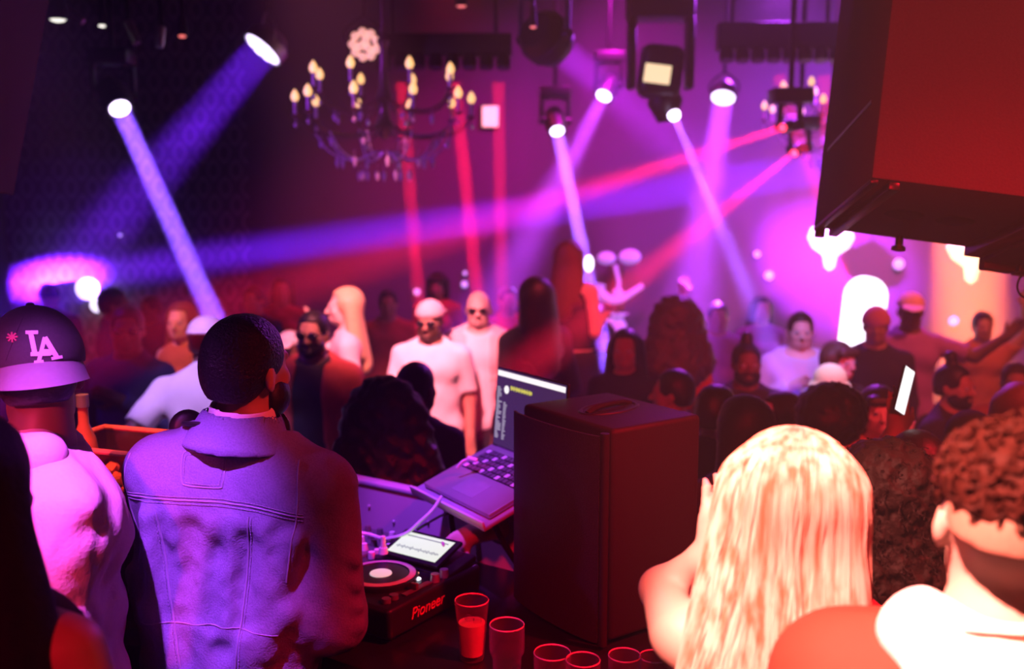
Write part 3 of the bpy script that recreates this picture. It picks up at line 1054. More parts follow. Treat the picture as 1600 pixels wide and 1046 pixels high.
crowd('person with short dark hair in a lilac sweatshirt looking our way', 1251, 486, 6.2, 172, hair='short', hair_m=HR_K, skin=SK_L, top='sweatshirt', top_m=TX_L, face=True, hood=True, b=1.18, arms=('bent', 'chest'))
crowd('person with dark wavy bob behind the white bucket hat', 1309, 531, 5.6, -150, hair='bob', hair_m=HR_B, skin=SK_L, fem=True, top_m=TX_K, face=True)
crowd('person in a glowing white bucket hat in front of the afro', 1298, 569, 5.0, 160, hair='short', cap='bucket', cap_m=TX_W, skin=SK_M, top_m=TX_W)
crowd('person with a round black afro seen from behind above the blonde', 1299, 596, 3.9, 0, hair='afro', hair_m=HR_K, skin=SK_D, fem=True, top_m=TX_K)
BANGS = crowd('person with dark bangs and a pale drinking cup at the mouth, right of the afro', 1374, 600, 4.45, 172, hair='bob', hair_m=HR_K, skin=SK_L, fem=True, top_m=TX_R, face=True, arms=('face', 'down'))
crowd('person in a round pink beanie beside the bright white light', 1370, 476, 6.5, 160, hair='short', cap='beanie', cap_m=mat('pink_knit', (.6, .25, .33), .9), skin=SK_M, top_m=TX_K)
crowd('dancer in a pale cap with an arm stretched to the right', 1424, 455, 6.8, 165, hair=None, cap='cap', cap_m=TX_P, skin=SK_D, top_m=mat('violet_cotton', (.3, .12, .4), .9), arms=('out', 'down'), sleeve=.8)
crowd('bearded person with a top knot and dark shirt, right side', 1489, 549, 4.95, -140, hair='topknot', hair_m=HR_K, skin=SK_M, top_m=TX_K, beard=HR_K, face=True)
crowd('person in a black beanie seen from behind, right', 1522, 640, 3.58, 5, hair=None, cap='beanie', cap_m=TX_K, skin=SK_M, top_m=TX_K)
PHONER = crowd('person with dark hair below the bearded one, holding up a lit phone', 1438, 672, 3.0, 10, arms=(((-.04, .18, .10), (-.22, .17, .30), (-.1, .1, 1)), 'down'), hair='short', hair_m=HR_K, skin=SK_M, top_m=TX_K)
crowd('person with dark red hair cut off by the right edge of the picture', 1596, 596, 3.9, -20, hair='long', hair_m=HR_R, skin=SK_M, fem=True, top_m=TX_R)
crowd('person far back with orange rimmed hair by the right edge', 1588, 566, 5.4, 160, hair='short', hair_m=HR_B, skin=SK_M, top_m=TX_O)
crowd('person with short dark hair dim behind the white cap, between the beams', 398, 446, 8.2, 160, top_m=TX_N, skin=SK_M)
crowd('person dim purple behind the glasses wearer, hair down', 440, 432, 8.8, 190, hair='long', fem=True, top_m=TX_R, skin=SK_M)
crowd('person in dark red, dim, between the long blond hair and the white tee', 606, 452, 8.2, 185, hair='short', top_m=TX_R, skin=SK_M, arms=('bent', 'down'))
crowd('person dim behind the pale cap, in a red top', 684, 424, 9.2, 170, hair='bob', fem=True, top_m=TX_R, skin=SK_M)
crowd('person far back behind the bald head, dim red', 792, 448, 8.6, 200, hair='short', top_m=TX_R, skin=SK_M)
crowd('person with dark hair dim between the red face and the tall dancer', 942, 500, 7.6, 170, hair='bob', fem=True, top_m=TX_K, skin=SK_M)
crowd('person right of the wide curly hair, dim purple, arm raised', 1122, 470, 7.4, 175, hair='short', top_m=mat('violet_cotton', (.3, .12, .4), .9), skin=SK_M, arms=('down', 'up'))
crowd('person dim purple behind the hair bun', 1190, 462, 8.2, 185, hair='long', fem=True, top_m=mat('violet_cotton', (.3, .12, .4), .9), skin=SK_L)
crowd('person with dark cropped head close behind the loudspeaker box\'s top', 1058, 576, 4.6, 70, hair='short', hair_m=HR_K, skin=SK_M, top_m=TX_K)
crowd('person in a rust top with an arm up in the orange haze', 1536, 486, 7.4, 170, hair='short', top_m=TX_O, skin=SK_M, arms=('up', 'down'))
crowd('person dark between the white tee and the left wall, far back', 236, 462, 8.6, 150, hair='short', top_m=TX_N, skin=SK_D)

def hand_at(pi, i, reach=.075):
    root, inf = pi
    S_, E_, W_, d_ = inf['A'][i]
    q = (inf['Rt'] @ (W_ + d_ / np.linalg.norm(d_) * reach) + inf['tt']) * inf['sc']
    c_, s_ = math.cos(root.rotation_euler.z), math.sin(root.rotation_euler.z)
    return Vector((root.location.x + c_ * q[0] - s_ * q[1], root.location.y + s_ * q[0] + c_ * q[1], root.location.z + q[2]))
p = hand_at(PHONER, 0, .10)
t = thing('phone', 'lit phone held up tilted in front of the bearded person on the right', 'phone', p + Vector((0, -.03, .05)), .1)
t.rotation_euler = (0, .42, .75)
MB().box((0, 0, 0), (.074, .009, .150), bevel=.004).build('case', mat('phone_black', (.01, .01, .012), .3), t, True)
MB().box((0, -.005, 0), (.068, .001, .142)).build('screen', mat('phone_screen', (.1, .1, .1), .2, emit=(1, .92, .95), estr=1.6), t)
p = hand_at(BANGS, 0, .06)
t = thing('drinking_cup', 'pale cup held to the mouth of the person with dark bangs', 'cup', p + Vector((-.03, -.03, -.03)))
MB().lathe([(0, 0), (.030, 0), (.042, .105), (.039, .105), (.028, .004), (0, .004)], (0, 0, 0), (.1, 0, 1), 20).build('cup_wall', mat('pale_cup', (.8, .72, .66), .4), t, True)
MB().lathe([(0, .09), (.038, .09), (.038, .086), (0, .086)], (0, 0, 0), (.1, 0, 1), 20).build('drink', mat('pale_drink', (.75, .35, .28), .15, noise=.1), t, True)
# ------------------------------------------------------------------ DJ booth
BO = Vector((-.03, 3.0, 0))                    # near end of the booth panel's visible top edge
BA = -34.0
def bw(r, f, z):                               # booth coordinates -> world
    a = math.radians(BA)
    return Vector((BO.x + r * math.cos(a) - f * math.sin(a), BO.y + r * math.sin(a) + f * math.cos(a), z))
BRZ = math.radians(BA)
TZ = 0.91                                      # counter height

m_counter = mat('black_laminate', (0.012, 0.012, 0.014), 0.28, noise=0.2, scale=14, spec=0.5)
m_panel = mat('grey_painted_panel', (0.42, 0.40, 0.46), 0.55, noise=0.08, scale=8)
m_deck = mat('deck_plastic', (0.016, 0.016, 0.018), 0.3, spec=0.5)
m_deckgrey = mat('deck_grey', (0.12, 0.12, 0.13), 0.35)
m_alu = mat('aluminium', (0.50, 0.50, 0.53), 0.38, 0.55, noise=0.04)
m_white = mat('white_plastic', (0.75, 0.75, 0.75), 0.4, noise=0.03)
m_screen = mat('bright_screen', (0.1, 0.1, 0.1), 0.2, emit=(.88, .95, .80), estr=.95)
m_screen_ink = mat('screen_ink', (0.1, 0.1, 0.1), 0.2, emit=(.35, .42, .40), estr=.6)

t = thing('dj_counter', 'black DJ counter under the decks, drinks and loudspeaker box', 'counter', (BO.x, BO.y, 0), BRZ)
MB().box((.225, -.395, TZ - .025), (1.55, .75, .05), bevel=.008).build('worktop', m_counter, t, True)
MB().box((.225, -.04, TZ / 2 - .03), (1.51, .03, TZ - .06)).build('front_board', m_counter, t)
for x in (-.51, .96):
    MB().box((x, -.39, TZ / 2 - .03), (.04, .68, TZ - .06)).build('side_board', m_counter, t)

t = thing('booth_panel', 'pale upright panel at the front of the DJ counter, glowing purple', 'panel', (BO.x, BO.y, 0), BRZ)
MB().box((-.52, .025, .535), (1.24, .036, 1.07), bevel=.004).build('board', m_panel, t, True)
MB().box((-.52, .025, 1.079), (1.26, .05, .018), bevel=.006).build('top_rail', mat('pale_rail', (.55, .52, .6), .4), t, True)
for i, (x, z) in enumerate(((-.70, 1.0), (-.62, 1.015), (-.56, 1.0), (-.30, .99), (-.45, .965))):
    MB().ball((x, .003, z), (.005, .004, .005), 8).build('screw', m_white, t, True)

# --- media player deck
def deck_player(r, f, label):
    o = bw(r, f, TZ)
    t = thing('media_player_deck', label, 'DJ deck', o, BRZ)
    w, dp, h = .32, .40, .085
    b = MB(); b.box((0, 0, h / 2 + .012), (w, dp, h), bevel=.012, seg=3)
    b.box((0, .125, h + .018), (w - .02, .14, .022), rot=(.16, 0, 0), bevel=.006)
    b.build('case', m_deck, t, True)
    for x in (-.12, .12):
        for y in (-.16, .16):
            MB().cyl((x, y, 0), (x, y, .02), .02).build('foot', m_black, t, True)
    zt = h + .013
    j = MB(); j.lathe([(.103, 0), (.103, .012), (.098, .016), (.078, .018), (.077, .016), (0, .016)], (-.0, -.05, zt), None, 48); jw = j.build('jog_wheel', m_deck, t, True)
    MB().lathe([(.079, .0165), (.097, .0162), (.0965, .0175), (.080, .0185)], (0, -.05, zt), None, 48).build('rim_ring', mat('silver_ring', (.8, .79, .78), .25, .3), jw, True)
    MB().lathe([(0, .0185), (.030, .0185), (.031, .016), (0, .016)], (0, -.05, zt), None, 32).build('centre_display', mat('pale_display', (.5, .5, .5), .3, emit=(.8, .78, .75), estr=.55), jw, True)
    sc_r = Euler((.30, 0, 0)).to_matrix()
    s = MB().box((.01, .115, zt + .040), (.21, .125, .012), rot=sc_r, bevel=.003).build('screen_housing', m_deck, t, True)
    n = sc_r @ Vector((0, 0, 1)); yv = sc_r @ Vector((0, 1, 0))
    c0 = Vector((.01, .115, zt + .040)) + n * .0065
    MB().box(c0, (.175, .098, .002), rot=sc_r).build('screen', m_screen, s)
    ink = MB()
    for k in range(26):
        hh = .004 + .012 * abs(math.sin(k * 1.9) * math.cos(k * .7))
        ink.box(c0 + n * .0014 + Vector((-.075 + k * .006, 0, 0)) + yv * -.018, (.003, hh, .0008), rot=sc_r)
    ink.box(c0 + n * .0014 + yv * .034, (.15, .004, .0008), rot=sc_r)
    ink.build('waveform', m_screen_ink, s)
    for k in range(5):
        MB().cyl((-.128, .055 + k * .026, zt), (-.128, .055 + k * .026, zt + .020), .011, .010, 14).build('hot_cue_button', m_white, t, True)
    kb = MB()
    for k in range(8):
        kb.box((.0 + k * .018 - .07, .185, zt + .012), (.012, .008, .012), bevel=.002)
    kb.build('button_row', m_deckgrey, t, True)
    for x, y in ((.13, -.135), (.13, -.165)):
        MB().cyl((x - .01, y, zt), (x - .01, y, zt + .012), .013, .012, 16).build('transport_button', m_deckgrey, t, True)
    for x, y in ((.135, .06), (.135, .02)):
        MB().cyl((x, y, zt), (x, y, zt + .022), .014, .012, 16).build('rotary_knob', m_alu, t, True)
    sl = MB(); sl.box((.128, -.05, zt + .002), (.016, .11, .003)); sl.box((.128, -.06, zt + .012), (.022, .012, .018), bevel=.003); sl.build('tempo_slider', m_deckgrey, t, True)
    MB().ball((.09, -.0, zt + .004), (.010, .010, .004), 10).build('lit_button', mat('ice_blue_light', (.5, .5, .5), .3, emit=(.75, .85, 1), estr=2.0), t, True)
    MB().ball((.06, .035, zt + .003), (.005, .005, .003), 8).build('indicator', mat('amber_light', (.5, .5, .5), .3, emit=(1, .35, .1), estr=1.2), t, True)
    MB().ball((-.10, -.185, zt + .006), (.022, .016, .006), 12).build('cue_button', m_white, t, True)
    # maker's lettering on the side facing the camera
    cu = bpy.data.curves.new('lettering', 'FONT')
    cu.body = 'Pioneer'; cu.size = .045; cu.extrude = .0008; cu.shear = .25; cu.align_x = 'CENTER'; cu.align_y = 'CENTER'
    tmp = bpy.data.objects.new('lettering_source', cu); COL.objects.link(tmp)
    me = bpy.data.meshes.new_from_object(tmp.evaluated_get(bpy.context.evaluated_depsgraph_get()))
    bpy.data.objects.remove(tmp)
    lt = link_mesh('lettering', me, mat('red_lettering', (.62, .16, .14), .5), t, False)
    lt.rotation_euler = (PI / 2, 0, PI / 2)
    lt.location = (w / 2 + .0012, -.045, .055)
    return t
deck_player(-.07, -.44, 'black DJ media player with a bright screen beside the drink glasses')

def mixer(r, f):
    t = thing('dj_mixer', 'knob covered DJ mixer left of the media player, half hidden by the denim jacket', 'DJ mixer', bw(r, f, TZ), BRZ)
    w, dp, h = .30, .38, .10
    MB().box((0, 0, h / 2), (w, dp, h), bevel=.01).build('case', m_deckgrey, t, True)
    for i in range(6):
        for j in range(5):
            kx, ky = -.125 + i * .05, -.02 + j * .042
            k = MB(); k.cyl((kx, ky, h), (kx, ky, h + .020), .0115, .009, 12); k.build('knob', m_deckgrey if (i + j) % 3 else m_white, t, True)
    for i in range(4):
        x = -.1 + i * .066
        s = MB(); s.box((x, -.11, h + .001), (.006, .09, .002)); s.box((x, -.10 + .02 * (i % 2), h + .010), (.02, .012, .018), bevel=.003); s.build('fader', m_deckgrey, t, True)
    return t
mixer(-.385, -.37)

# --- passive PA box standing on the counter's right end
def corner_speaker():
    c = P(945, 671, 2.45)
    c.z = 0
    a = math.atan2(.57, .82)
    t = thing('loudspeaker_box', 'large black loudspeaker box standing on the DJ counter behind the drink glasses', 'loudspeaker', (c.x, c.y, TZ), a)
    W, D_, H = .335, .385, .572
    # local: corner at origin, x along the right face, y along the left face
    m = mat('black_paint_textured', (0.020, 0.014, 0.016), 0.55, noise=0.15, scale=240, bump=0.12, spec=0.2)
    MB().box((W / 2 + .012, D_ / 2, H / 2 + .008), (W - .024, D_, H - .016), bevel=.014, seg=3).build('cabinet', m, t, True)
    g = MB()
    n = 14
    pts = []
    for k in range(n + 1):
        u = k / n
        pts.append((-.010 - .022 * math.sin(PI * min(1, max(0, u))) ** .6, .008 + (D_ - .016) * u))
    for A_, B_ in zip(pts, pts[1:]):
        vs = [g.bm.verts.new((A_[0], A_[1], .02)), g.bm.verts.new((B_[0], B_[1], .02)), g.bm.verts.new((B_[0], B_[1], H - .014)), g.bm.verts.new((A_[0], A_[1], H - .014))]
        g.bm.faces.new(vs)
    bmesh.ops.remove_doubles(g.bm, verts=g.bm.verts, dist=1e-5)
    bmesh.ops.solidify(g.bm, geom=g.bm.faces[:], thickness=-.006)
    gm = mat('perforated_grille', (0.028, 0.020, 0.022), 0.5, noise=0.75, scale=330, bump=0.3, spec=0.2)
    g.build('grille', gm, t, True)
    MB().cyl((.006, .006, .012), (.006, .006, H - .008), .012, .012, 12).build('edge_strip', m, t, True)
    # recessed carrying handle on the top
    top = MB().lathe([(.062, 0), (.066, .004), (.072, .004), (.076, 0)], (0, 0, 0), None, 28).build('handle_recess', m_black, t, True)
    top.location = (W * .55, D_ * .52, H - .001); top.scale = (1.5, .8, 1); top.rotation_euler = (0, 0, .2)
    MB().lathe([(0, .0), (.061, .0015), (.062, 0)], (0, 0, 0), None, 28).build('recess_floor', m_black, top, True)
    hd = MB(); hd.tube(smooth_path([(-.062, 0, .001), (-.04, 0, .010), (0, 0, .013), (.04, 0, .010), (.062, 0, .001)], 4), .009, 8); hd.build('handle', m_black, top, True)
    for x in (.05, W - .05):
        for y in (.05, D_ - .05):
            MB().cyl((x, y, 0), (x, y, .012), .016).build('foot', m_black, t, True)
    return t
corner_speaker()

# --- laptop on its stand
def laptop():
    hl = P(769, 697, 3.25)
    a = math.atan2(-.83, .55)
    R3 = lambda v: v
    t = thing('laptop', 'open laptop with track list on screen, tilted on a stand behind the loudspeaker box', 'laptop', hl, a)
    wd, dp = .385, .27
    til = .34
    rb = Euler((til, 0, 0)).to_matrix()                    # front edge lower
    q = lambda x, y, z: rb @ Vector((x, y, z))
    MB().box(q(wd / 2, -dp / 2, 0), (wd, dp, .017), rot=rb, bevel=.006).build('base', m_alu, t, True)
    kb = MB().box(q(wd / 2, -.085, .0088), (wd - .07, .115, .002), rot=rb).build('keyboard', m_black, t)
    n_ = 0
    for r_ in range(5):
        for c_ in range(14):
            k = MB().box(q(.046 + c_ * .0225, -.04 - r_ * .0225, .0105), (.018, .018, .003), rot=rb, bevel=.002)
            k.build('key', m_deckgrey if (r_ * 5 + c_) % 4 else m_white, kb)
    MB().box(q(wd / 2, -.205, .0088), (.12, .075, .001), rot=rb, bevel=.0003).build('trackpad', mat('trackpad', (.42, .42, .46), .3, .3), t)
    ts = -.08
    rs = Euler((PI / 2 + ts, 0, 0)).to_matrix()
    s = lambda x, y, z: rs @ Vector((x, y, z))             # x right, y up the lid, z towards the front
    lid = MB().box(s(wd / 2, .132, -.004), (wd, .262, .008), rot=rs, bevel=.003).build('lid', m_deck, t, True)
    dark = mat('screen_background', (0.02, .02, .03), .2, emit=(.05, .02, .09), estr=1.0)
    MB().box(s(wd / 2, .134, .0008), (wd - .014, .248, .0012), rot=rs).build('screen', dark, lid)
    bar = mat('screen_white', (.1, .1, .1), .2, emit=(1, .93, .95), estr=1.1)
    MB().box(s(wd / 2, .244, .0018), (wd - .02, .017, .0008), rot=rs).build('title_bar', bar, lid)
    tx = MB(); rng = random.Random(3)
    for k in range(26):
        y = .198 - k * .0065
        w_ = rng.uniform(.012, .034)
        tx.box(s(.012 + w_ / 2, y, .0018), (w_, .0035, .0006), rot=rs)
        if k > 6:
            w2 = rng.uniform(.008, .02); tx.box(s(.052 + w2 / 2, y, .0018), (w2, .0032, .0006), rot=rs)
    tx.build('text_lines', mat('screen_grey', (.1, .1, .1), .2, emit=(.55, .50, .62), estr=.8), lid)
    yl = MB()
    for k in range(20):
        hh = .004 + .011 * abs(math.sin(k * 1.3 + 1))
        yl.box(s(.09 + k * .006, .205, .0018), (.0045, hh, .0006), rot=rs)
    yl.build('yellow_waveform', mat('screen_yellow', (.1, .1, .1), .2, emit=(.75, .68, .08), estr=.9), lid)
    MB().lathe([(0, .001), (.013, .001), (.013, 0), (0, 0)], s(.066, .196, .0018), rs @ Vector((0, 0, 1)), 20).build('dial', bar, lid)
    MB().cyl((.03, 0, 0), (wd - .03, 0, 0), .007).build('hinge', m_deckgrey, t, True)
    # stand under it
    st = thing('laptop_stand', 'slanted board stand carrying the laptop above the DJ counter', 'stand', hl, a)
    MB().box(q(wd / 2 - .01, -dp / 2 - .0, -.0185), (wd + .05, dp + .07, .014), rot=rb, bevel=.004).build('board', mat('stand_board', (.40, .36, .46), .5), st, True)
    lip = MB().box(q(wd / 2 - .01, -dp - .03, -.006), (wd + .05, .008, .022), rot=rb, bevel=.002); lip.build('lip', m_white, st, True)
    Mi = Matrix.Rotation(-a, 4, 'Z')
    for r_, f_ in ((-.12, -.055), (.13, -.055)):
        foot = Mi @ (bw(r_, f_, TZ) - hl)
        topp = q(.05 if r_ < 0 else .27, -dp * .80, -.026)
        MB().tube(smooth_path([foot, (foot + topp) / 2 + Vector((0, -.01, 0)), topp], 5), .010, 8).build('leg', m_blackm, st, True)
        MB().cyl(foot, foot + Vector((0, 0, .008)), .03).build('foot', m_blackm, st, True)
    return t
laptop()

# cables
c1 = smooth_path([P(690, 776, 2.98), P(676, 797, 2.95), P(657, 815, 2.93), P(634, 834, 2.93), P(603, 842, 2.95), P(575, 835, 3.0), P(548, 832, 3.0), P(530, 838, 3.0)], 8)
tag(MB().tube(c1, .0052, 8).build('usb_cable', mat('white_cable', (.85, .82, .85), .45), None, True), 'white cable looping from the laptop stand down to the mixer', 'cable')
c2 = smooth_path([P(712, 800, 2.99), P(690, 806, 2.96), P(665, 820, 2.94), P(652, 828, 2.96)], 8)
tag(MB().tube(c2, .004, 8).build('audio_cable', m_black, None, True), 'thin black cable running along the purple panel behind the hand', 'cable')
t = thing('cable_plug', 'white cable plug sticking up beside the laptop keyboard', 'plug', P(738, 718, 3.06))
MB().box((0, 0, 0), (.034, .016, .012), rot=(0, .2, -.3), bevel=.004).build('body', m_white, t, True)
MB().tube(smooth_path([(-.015, 0, .0), (-.032, 0, -.008), (-.048, .0, -.028)], 5), .004, 8).build('cord', m_white, t, True)
t = thing('jack_plug', 'upright white jack plug standing in the mixer', 'plug', P(599, 862, 2.86))
MB().cyl((0, 0, -.006), (0, 0, .012), .014, .012).cyl((0, 0, .012), (0, 0, .045), .008, .007).build('body', m_white, t, True)

# --- drinks
GL = glass_mat('clear_glass', (.96, .92, .92), .05, .55)
LIQ = mat('pale_drink', (.75, .35, .28), .15, noise=.1)
ICE = glass_mat('ice', (.95, .9, .9), .2, .9)
def tumbler(label, px, py_rim, d, r, h, style, drink=0.0, group='drink glasses on the DJ counter', z0=None):
    """Drink glass whose rim centre shows at (px, py_rim)."""
    p = P(px, py_rim, d)
    z0 = TZ if z0 is None else z0
    h = p.z - z0 if h is None else h
    t = thing('drink_glass', label, 'glass', (p.x, p.y, z0), 0, group)
    w = .0028
    if style == 'pint':
        out = [(0, 0), (r * .68, 0), (r * .70, .004), (r * .86, h * .62), (r, h * .97), (r, h)]
    elif style == 'ledge':
        out = [(0, 0), (r * .72, 0), (r * .74, .004), (r * .82, h * .58), (r * .84, h * .60), (r * .98, h * .66), (r, h * .7), (r, h)]
    else:
        out = [(0, 0), (r * .84, 0), (r * .87, .004), (r * .96, h * .6), (r, h)]
    inn = [(max(0, q - w), max(z, .012) if q > 0 else .012) for q, z in out[::-1]]
    inn[0] = (out[-1][0] - w, h)
    MB().lathe(out + inn[:-1] + [(0, .012)], (0, 0, 0), None, 36).build('glass_wall', GL, t, True)
    rim = MB(); rim.lathe([(r - w, h - .001), (r - w * .5, h + .0016), (r, h - .001), (r - w * .5, h - .003), (r - w, h - .001)], (0, 0, 0), None, 36); rim.build('rim', mat('rim_glint', (.80, .62, .62), .2), t, True)  # pale opaque ring added; the rim's glint is put into its colour
    if drink > 0:
        zt = h * drink
        def rad(z):
            for (r0, a0), (r1, a1) in zip(out[1:], out[2:]):
                if a0 <= z <= a1 and a1 > a0: return r0 + (r1 - r0) * (z - a0) / (a1 - a0)
            return r
        zs = [.013 + (zt - .013) * i / 6 for i in range(7)]
        MB().lathe([(0, zs[0])] + [(rad(z) - w - .0006, z) for z in zs] + [(0, zt)], (0, 0, 0), None, 30).build('drink', LIQ, t, True)
        rng = random.Random(int(px))
        for i in range(2):
            a = rng.uniform(0, 6.28)
            MB().box((math.cos(a) * r * .32, math.sin(a) * r * .32, zt + .004), (.02, .018, .016), rot=(rng.random(), rng.random(), rng.random()), bevel=.004).build('ice_cube', ICE, t, True)
    return t
tumbler('tall pint glass of red lit drink, leftmost on the counter beside the media player', 737, 938, 2.47, .043, None, 'pint', .62)
tumbler('tall clear tumbler with a stepped rim, second from the left', 792, 976, 2.24, .040, None, 'ledge', .16)
tumbler('short glass with pale drink in front of the loudspeaker box corner', 863, 1020, 2.18, .0415, None, 'low', .45)
tumbler('low clear glass right of the short pale drink, only its rim showing', 911, 1031, 2.12, .0375, None, 'low', .2)
tumbler('clear glass just left of the blonde\'s elbow, rim tipped into view', 976, 1024, 2.2, .037, None, 'low', .3)
tumbler('clear glass touching the blonde\'s shoulder, rightmost of the drinks', 1022, 1026, 2.24, .034, None, 'low', .25)
t = thing('lemon_wedge', 'wedge of fruit lying in the pint glass', 'fruit', P(733, 990, 2.47))
MB().lathe([(0, -.012), (.012, -.009), (.016, 0), (.012, .009), (0, .012)], (0, 0, 0), (1, .2, .4), 16).build('flesh', mat('orange_fruit', (.85, .42, .2), .4), t, True)

# --- left: bar stand with an ice bin
IBp = P(186, 688, 2.75)
t = thing('side_counter', 'dark tall counter under the ice bin, left of the denim jacket', 'counter', (IBp.x - .02, IBp.y + .06, 0), -.32)
MB().box((0, 0, 1.135), (.44, .34, .04), bevel=.006).build('worktop', m_counter, t, True)
MB().box((0, .02, .56), (.34, .26, 1.115)).build('cupboard', m_counter, t)
t = thing('ice_bin', 'clear plastic ice bin glowing red orange between the pink hoodie and denim jacket', 'bin', (IBp.x, IBp.y, 1.156), -.32)
acr = glass_mat('red_lit_acrylic', (.98, .55, .42), .2, .95)  # red-orange light put into the clear acrylic's tint
h_ = IBp.z - 1.156
b = MB()
w0, d0, w1, d1 = .22, .17, .30, .24
def ringv(w_, d_, z):
    return [Vector((x * w_ / 2, y * d_ / 2, z)) for x, y in ((-1, -1), (1, -1), (1, 1), (-1, 1))]
rings = [ringv(w0, d0, 0), ringv(w1, d1, h_), ringv(w1 - .012, d1 - .012, h_), ringv(w0 - .012, d0 - .012, .008)]
bv = [[b.bm.verts.new(v) for v in r_] for r_ in rings]
for A_, B_ in zip(bv, bv[1:]):
    for i in range(4):
        b.bm.faces.new((A_[i], A_[(i + 1) % 4], B_[(i + 1) % 4], B_[i]))
b.bm.faces.new(bv[0][::-1]); b.bm.faces.new(bv[3])
b.build('bin_wall', acr, t)
rm = MB()
rp = ringv(w1, d1, h_)
for i in range(4):
    rm.tube([rp[i], rp[(i + 1) % 4]], .008, 8)
rm.build('rim', mat('red_lit_rim', (.85, .30, .2), .35), t, True)  # the bin's red-orange light coloured into its rim
rng = random.Random(5)
icec = mat('frosted_ice', (.80, .62, .58), .2, noise=.15)
for i in range(46):
    lv = i // 12
    z = .026 + lv * .036
    q = (w0 + (w1 - w0) * z / h_) / 2 - .03; q2 = (d0 + (d1 - d0) * z / h_) / 2 - .03
    tag(MB().box((0, 0, 0), (.032, .03, .028), bevel=.006).build('ice_cube', icec, None, True, None), 'ice cube heaped in the red lit ice bin', 'ice', 'ice cubes in the bin')
    o = COL.objects[-1] if False else bpy.data.objects[[n.name for n in scene.objects][-1]]
    a_ = -.32
    x, y = rng.uniform(-q, q), rng.uniform(-q2, q2)
    o.location = (IBp.x + x * math.cos(a_) - y * math.sin(a_), IBp.y + x * math.sin(a_) + y * math.cos(a_), 1.156 + z)
    o.rotation_euler = (rng.uniform(-.5, .5), rng.uniform(-.5, .5), rng.uniform(0, 3))
# bottle standing left of the bin
t = thing('bottle', 'orange lit bottle standing beside the ice bin under the cap', 'bottle', (P(120, 640, 2.7).x - .01, P(120, 640, 2.7).y + .06, 1.156))
hb = P(126, 620, 2.75).z - 1.156
MB().lathe([(0, 0), (.034, 0), (.036, .01), (.036, hb * .55), (.030, hb * .66), (.014, hb * .78), (.013, hb * .97), (.015, hb * .97), (.015, hb), (0, hb)], (0, 0, 0), None, 24).build('glass_body', mat('amber_bottle', (.62, .20, .10), .15), t, True)
MB().cyl((0, 0, hb - .03), (0, 0, hb + .004), .0165).build('cap', m_alu, t, True)
# small lit unit below the bin
t = thing('power_unit', 'black rack unit with a green light and red dials, left of the denim jacket', 'amplifier', (P(178, 815, 2.5).x, P(178, 815, 2.5).y, 0), -.1)
MB().box((0, .05, .46), (.15, .1, .92), bevel=.006).build('case', m_black, t, True)
for k in range(3):
    z = P(178, 776 + 22 * k, 2.55).z
    MB().box((-.004, -.002, z), (.026, .008, .008), bevel=.002).build('dial', mat('red_dial', (.5, .1, .1), .4, emit=(1, .06, .12), estr=.5), t, True)
MB().ball((-.004, -.002, P(177, 845, 2.55).z), (.007, .005, .007), 10).build('green_light', mat('green_light', (.1, .5, .3), .4, emit=(.25, 1, .55), estr=1.1), t, True)

# ------------------------------------------------------------------ people in the foreground
def hit(bvh, o, d):
    r = bvh.ray_cast(Vector(o), Vector(d).normalized())
    return (r[0], r[1]) if r[0] is not None else (None, None)

def on_back(bvh, pts, lift=.002, y0=-1.2):
    """Drops (x, z) points onto the back of a garment."""
    out = []
    for x, z in pts:
        p, n = hit(bvh, (x, y0, z), (0, 1, 0))
        if p is not None: out.append(p + n * lift)
    return out

def bvh_of(o):
    me = o.data
    return BVHTree.FromPolygons([v.co[:] for v in me.vertices], [p.vertices[:] for p in me.polygons])

# ---- the DJ in the denim jacket
HR_K2 = mat('soft_black_hair', (0.007, 0.005, 0.005), 0.6, noise=0.3, scale=90, bump=0.25, spec=.06)
denim = mat('blue_denim', (0.15, 0.15, 0.30), 0.85, noise=0.35, scale=220, bump=0.25)
DJ_ARMS = (((-.02, .08, -.30), (-.05, .36, -.38), (.0, 1, -.15)), ((.05, .0, -.31), (-.03, .27, -.38), (-.1, 1, -.1)))
dj, D = person('person in a blue denim jacket and headphones playing the decks, seen from behind', 374, 491, 2.25, -5, arms=DJ_ARMS, hair='fade', hair_m=mat('cropped_black_hair', (.010, .007, .008), .42, noise=.3, scale=150, bump=.7, spec=.35),
               skin=SK_M, top='none', legs_m=TR_K, head=(-.12, -.42, 0), lean=.02, side_lean=.09, floor=0, vox=.0075, b=1.04, drop=.05)
sc = D['sc']
v = Soft(.0065)
v.frame(D['Rt'], D['tt'])
add_torso(v, False, 1.04, .024, .05)
for s, a in zip((-1, 1), D['A']):
    S, E_, W_, _ = a
    v.off = .022
    v.cone(S, E_, .062, .052, k=.035)
    v.cone(E_, E_ + (W_ - E_) * .93, .052, .041, k=.025, cap=1)
    # sleeve creases round the elbow
    v.off = 0
    ax_ = (E_ - S) / np.linalg.norm(E_ - S)
    for q in (.42, .60, .76, .9):
        c = S + (E_ - S) * q
        v.cone(c + np.array((-.075, -.045, .03 * (1 if q < .7 else -1))), c + np.array((.075, -.035, -.02)), .014, k=.02)
v.off = 0
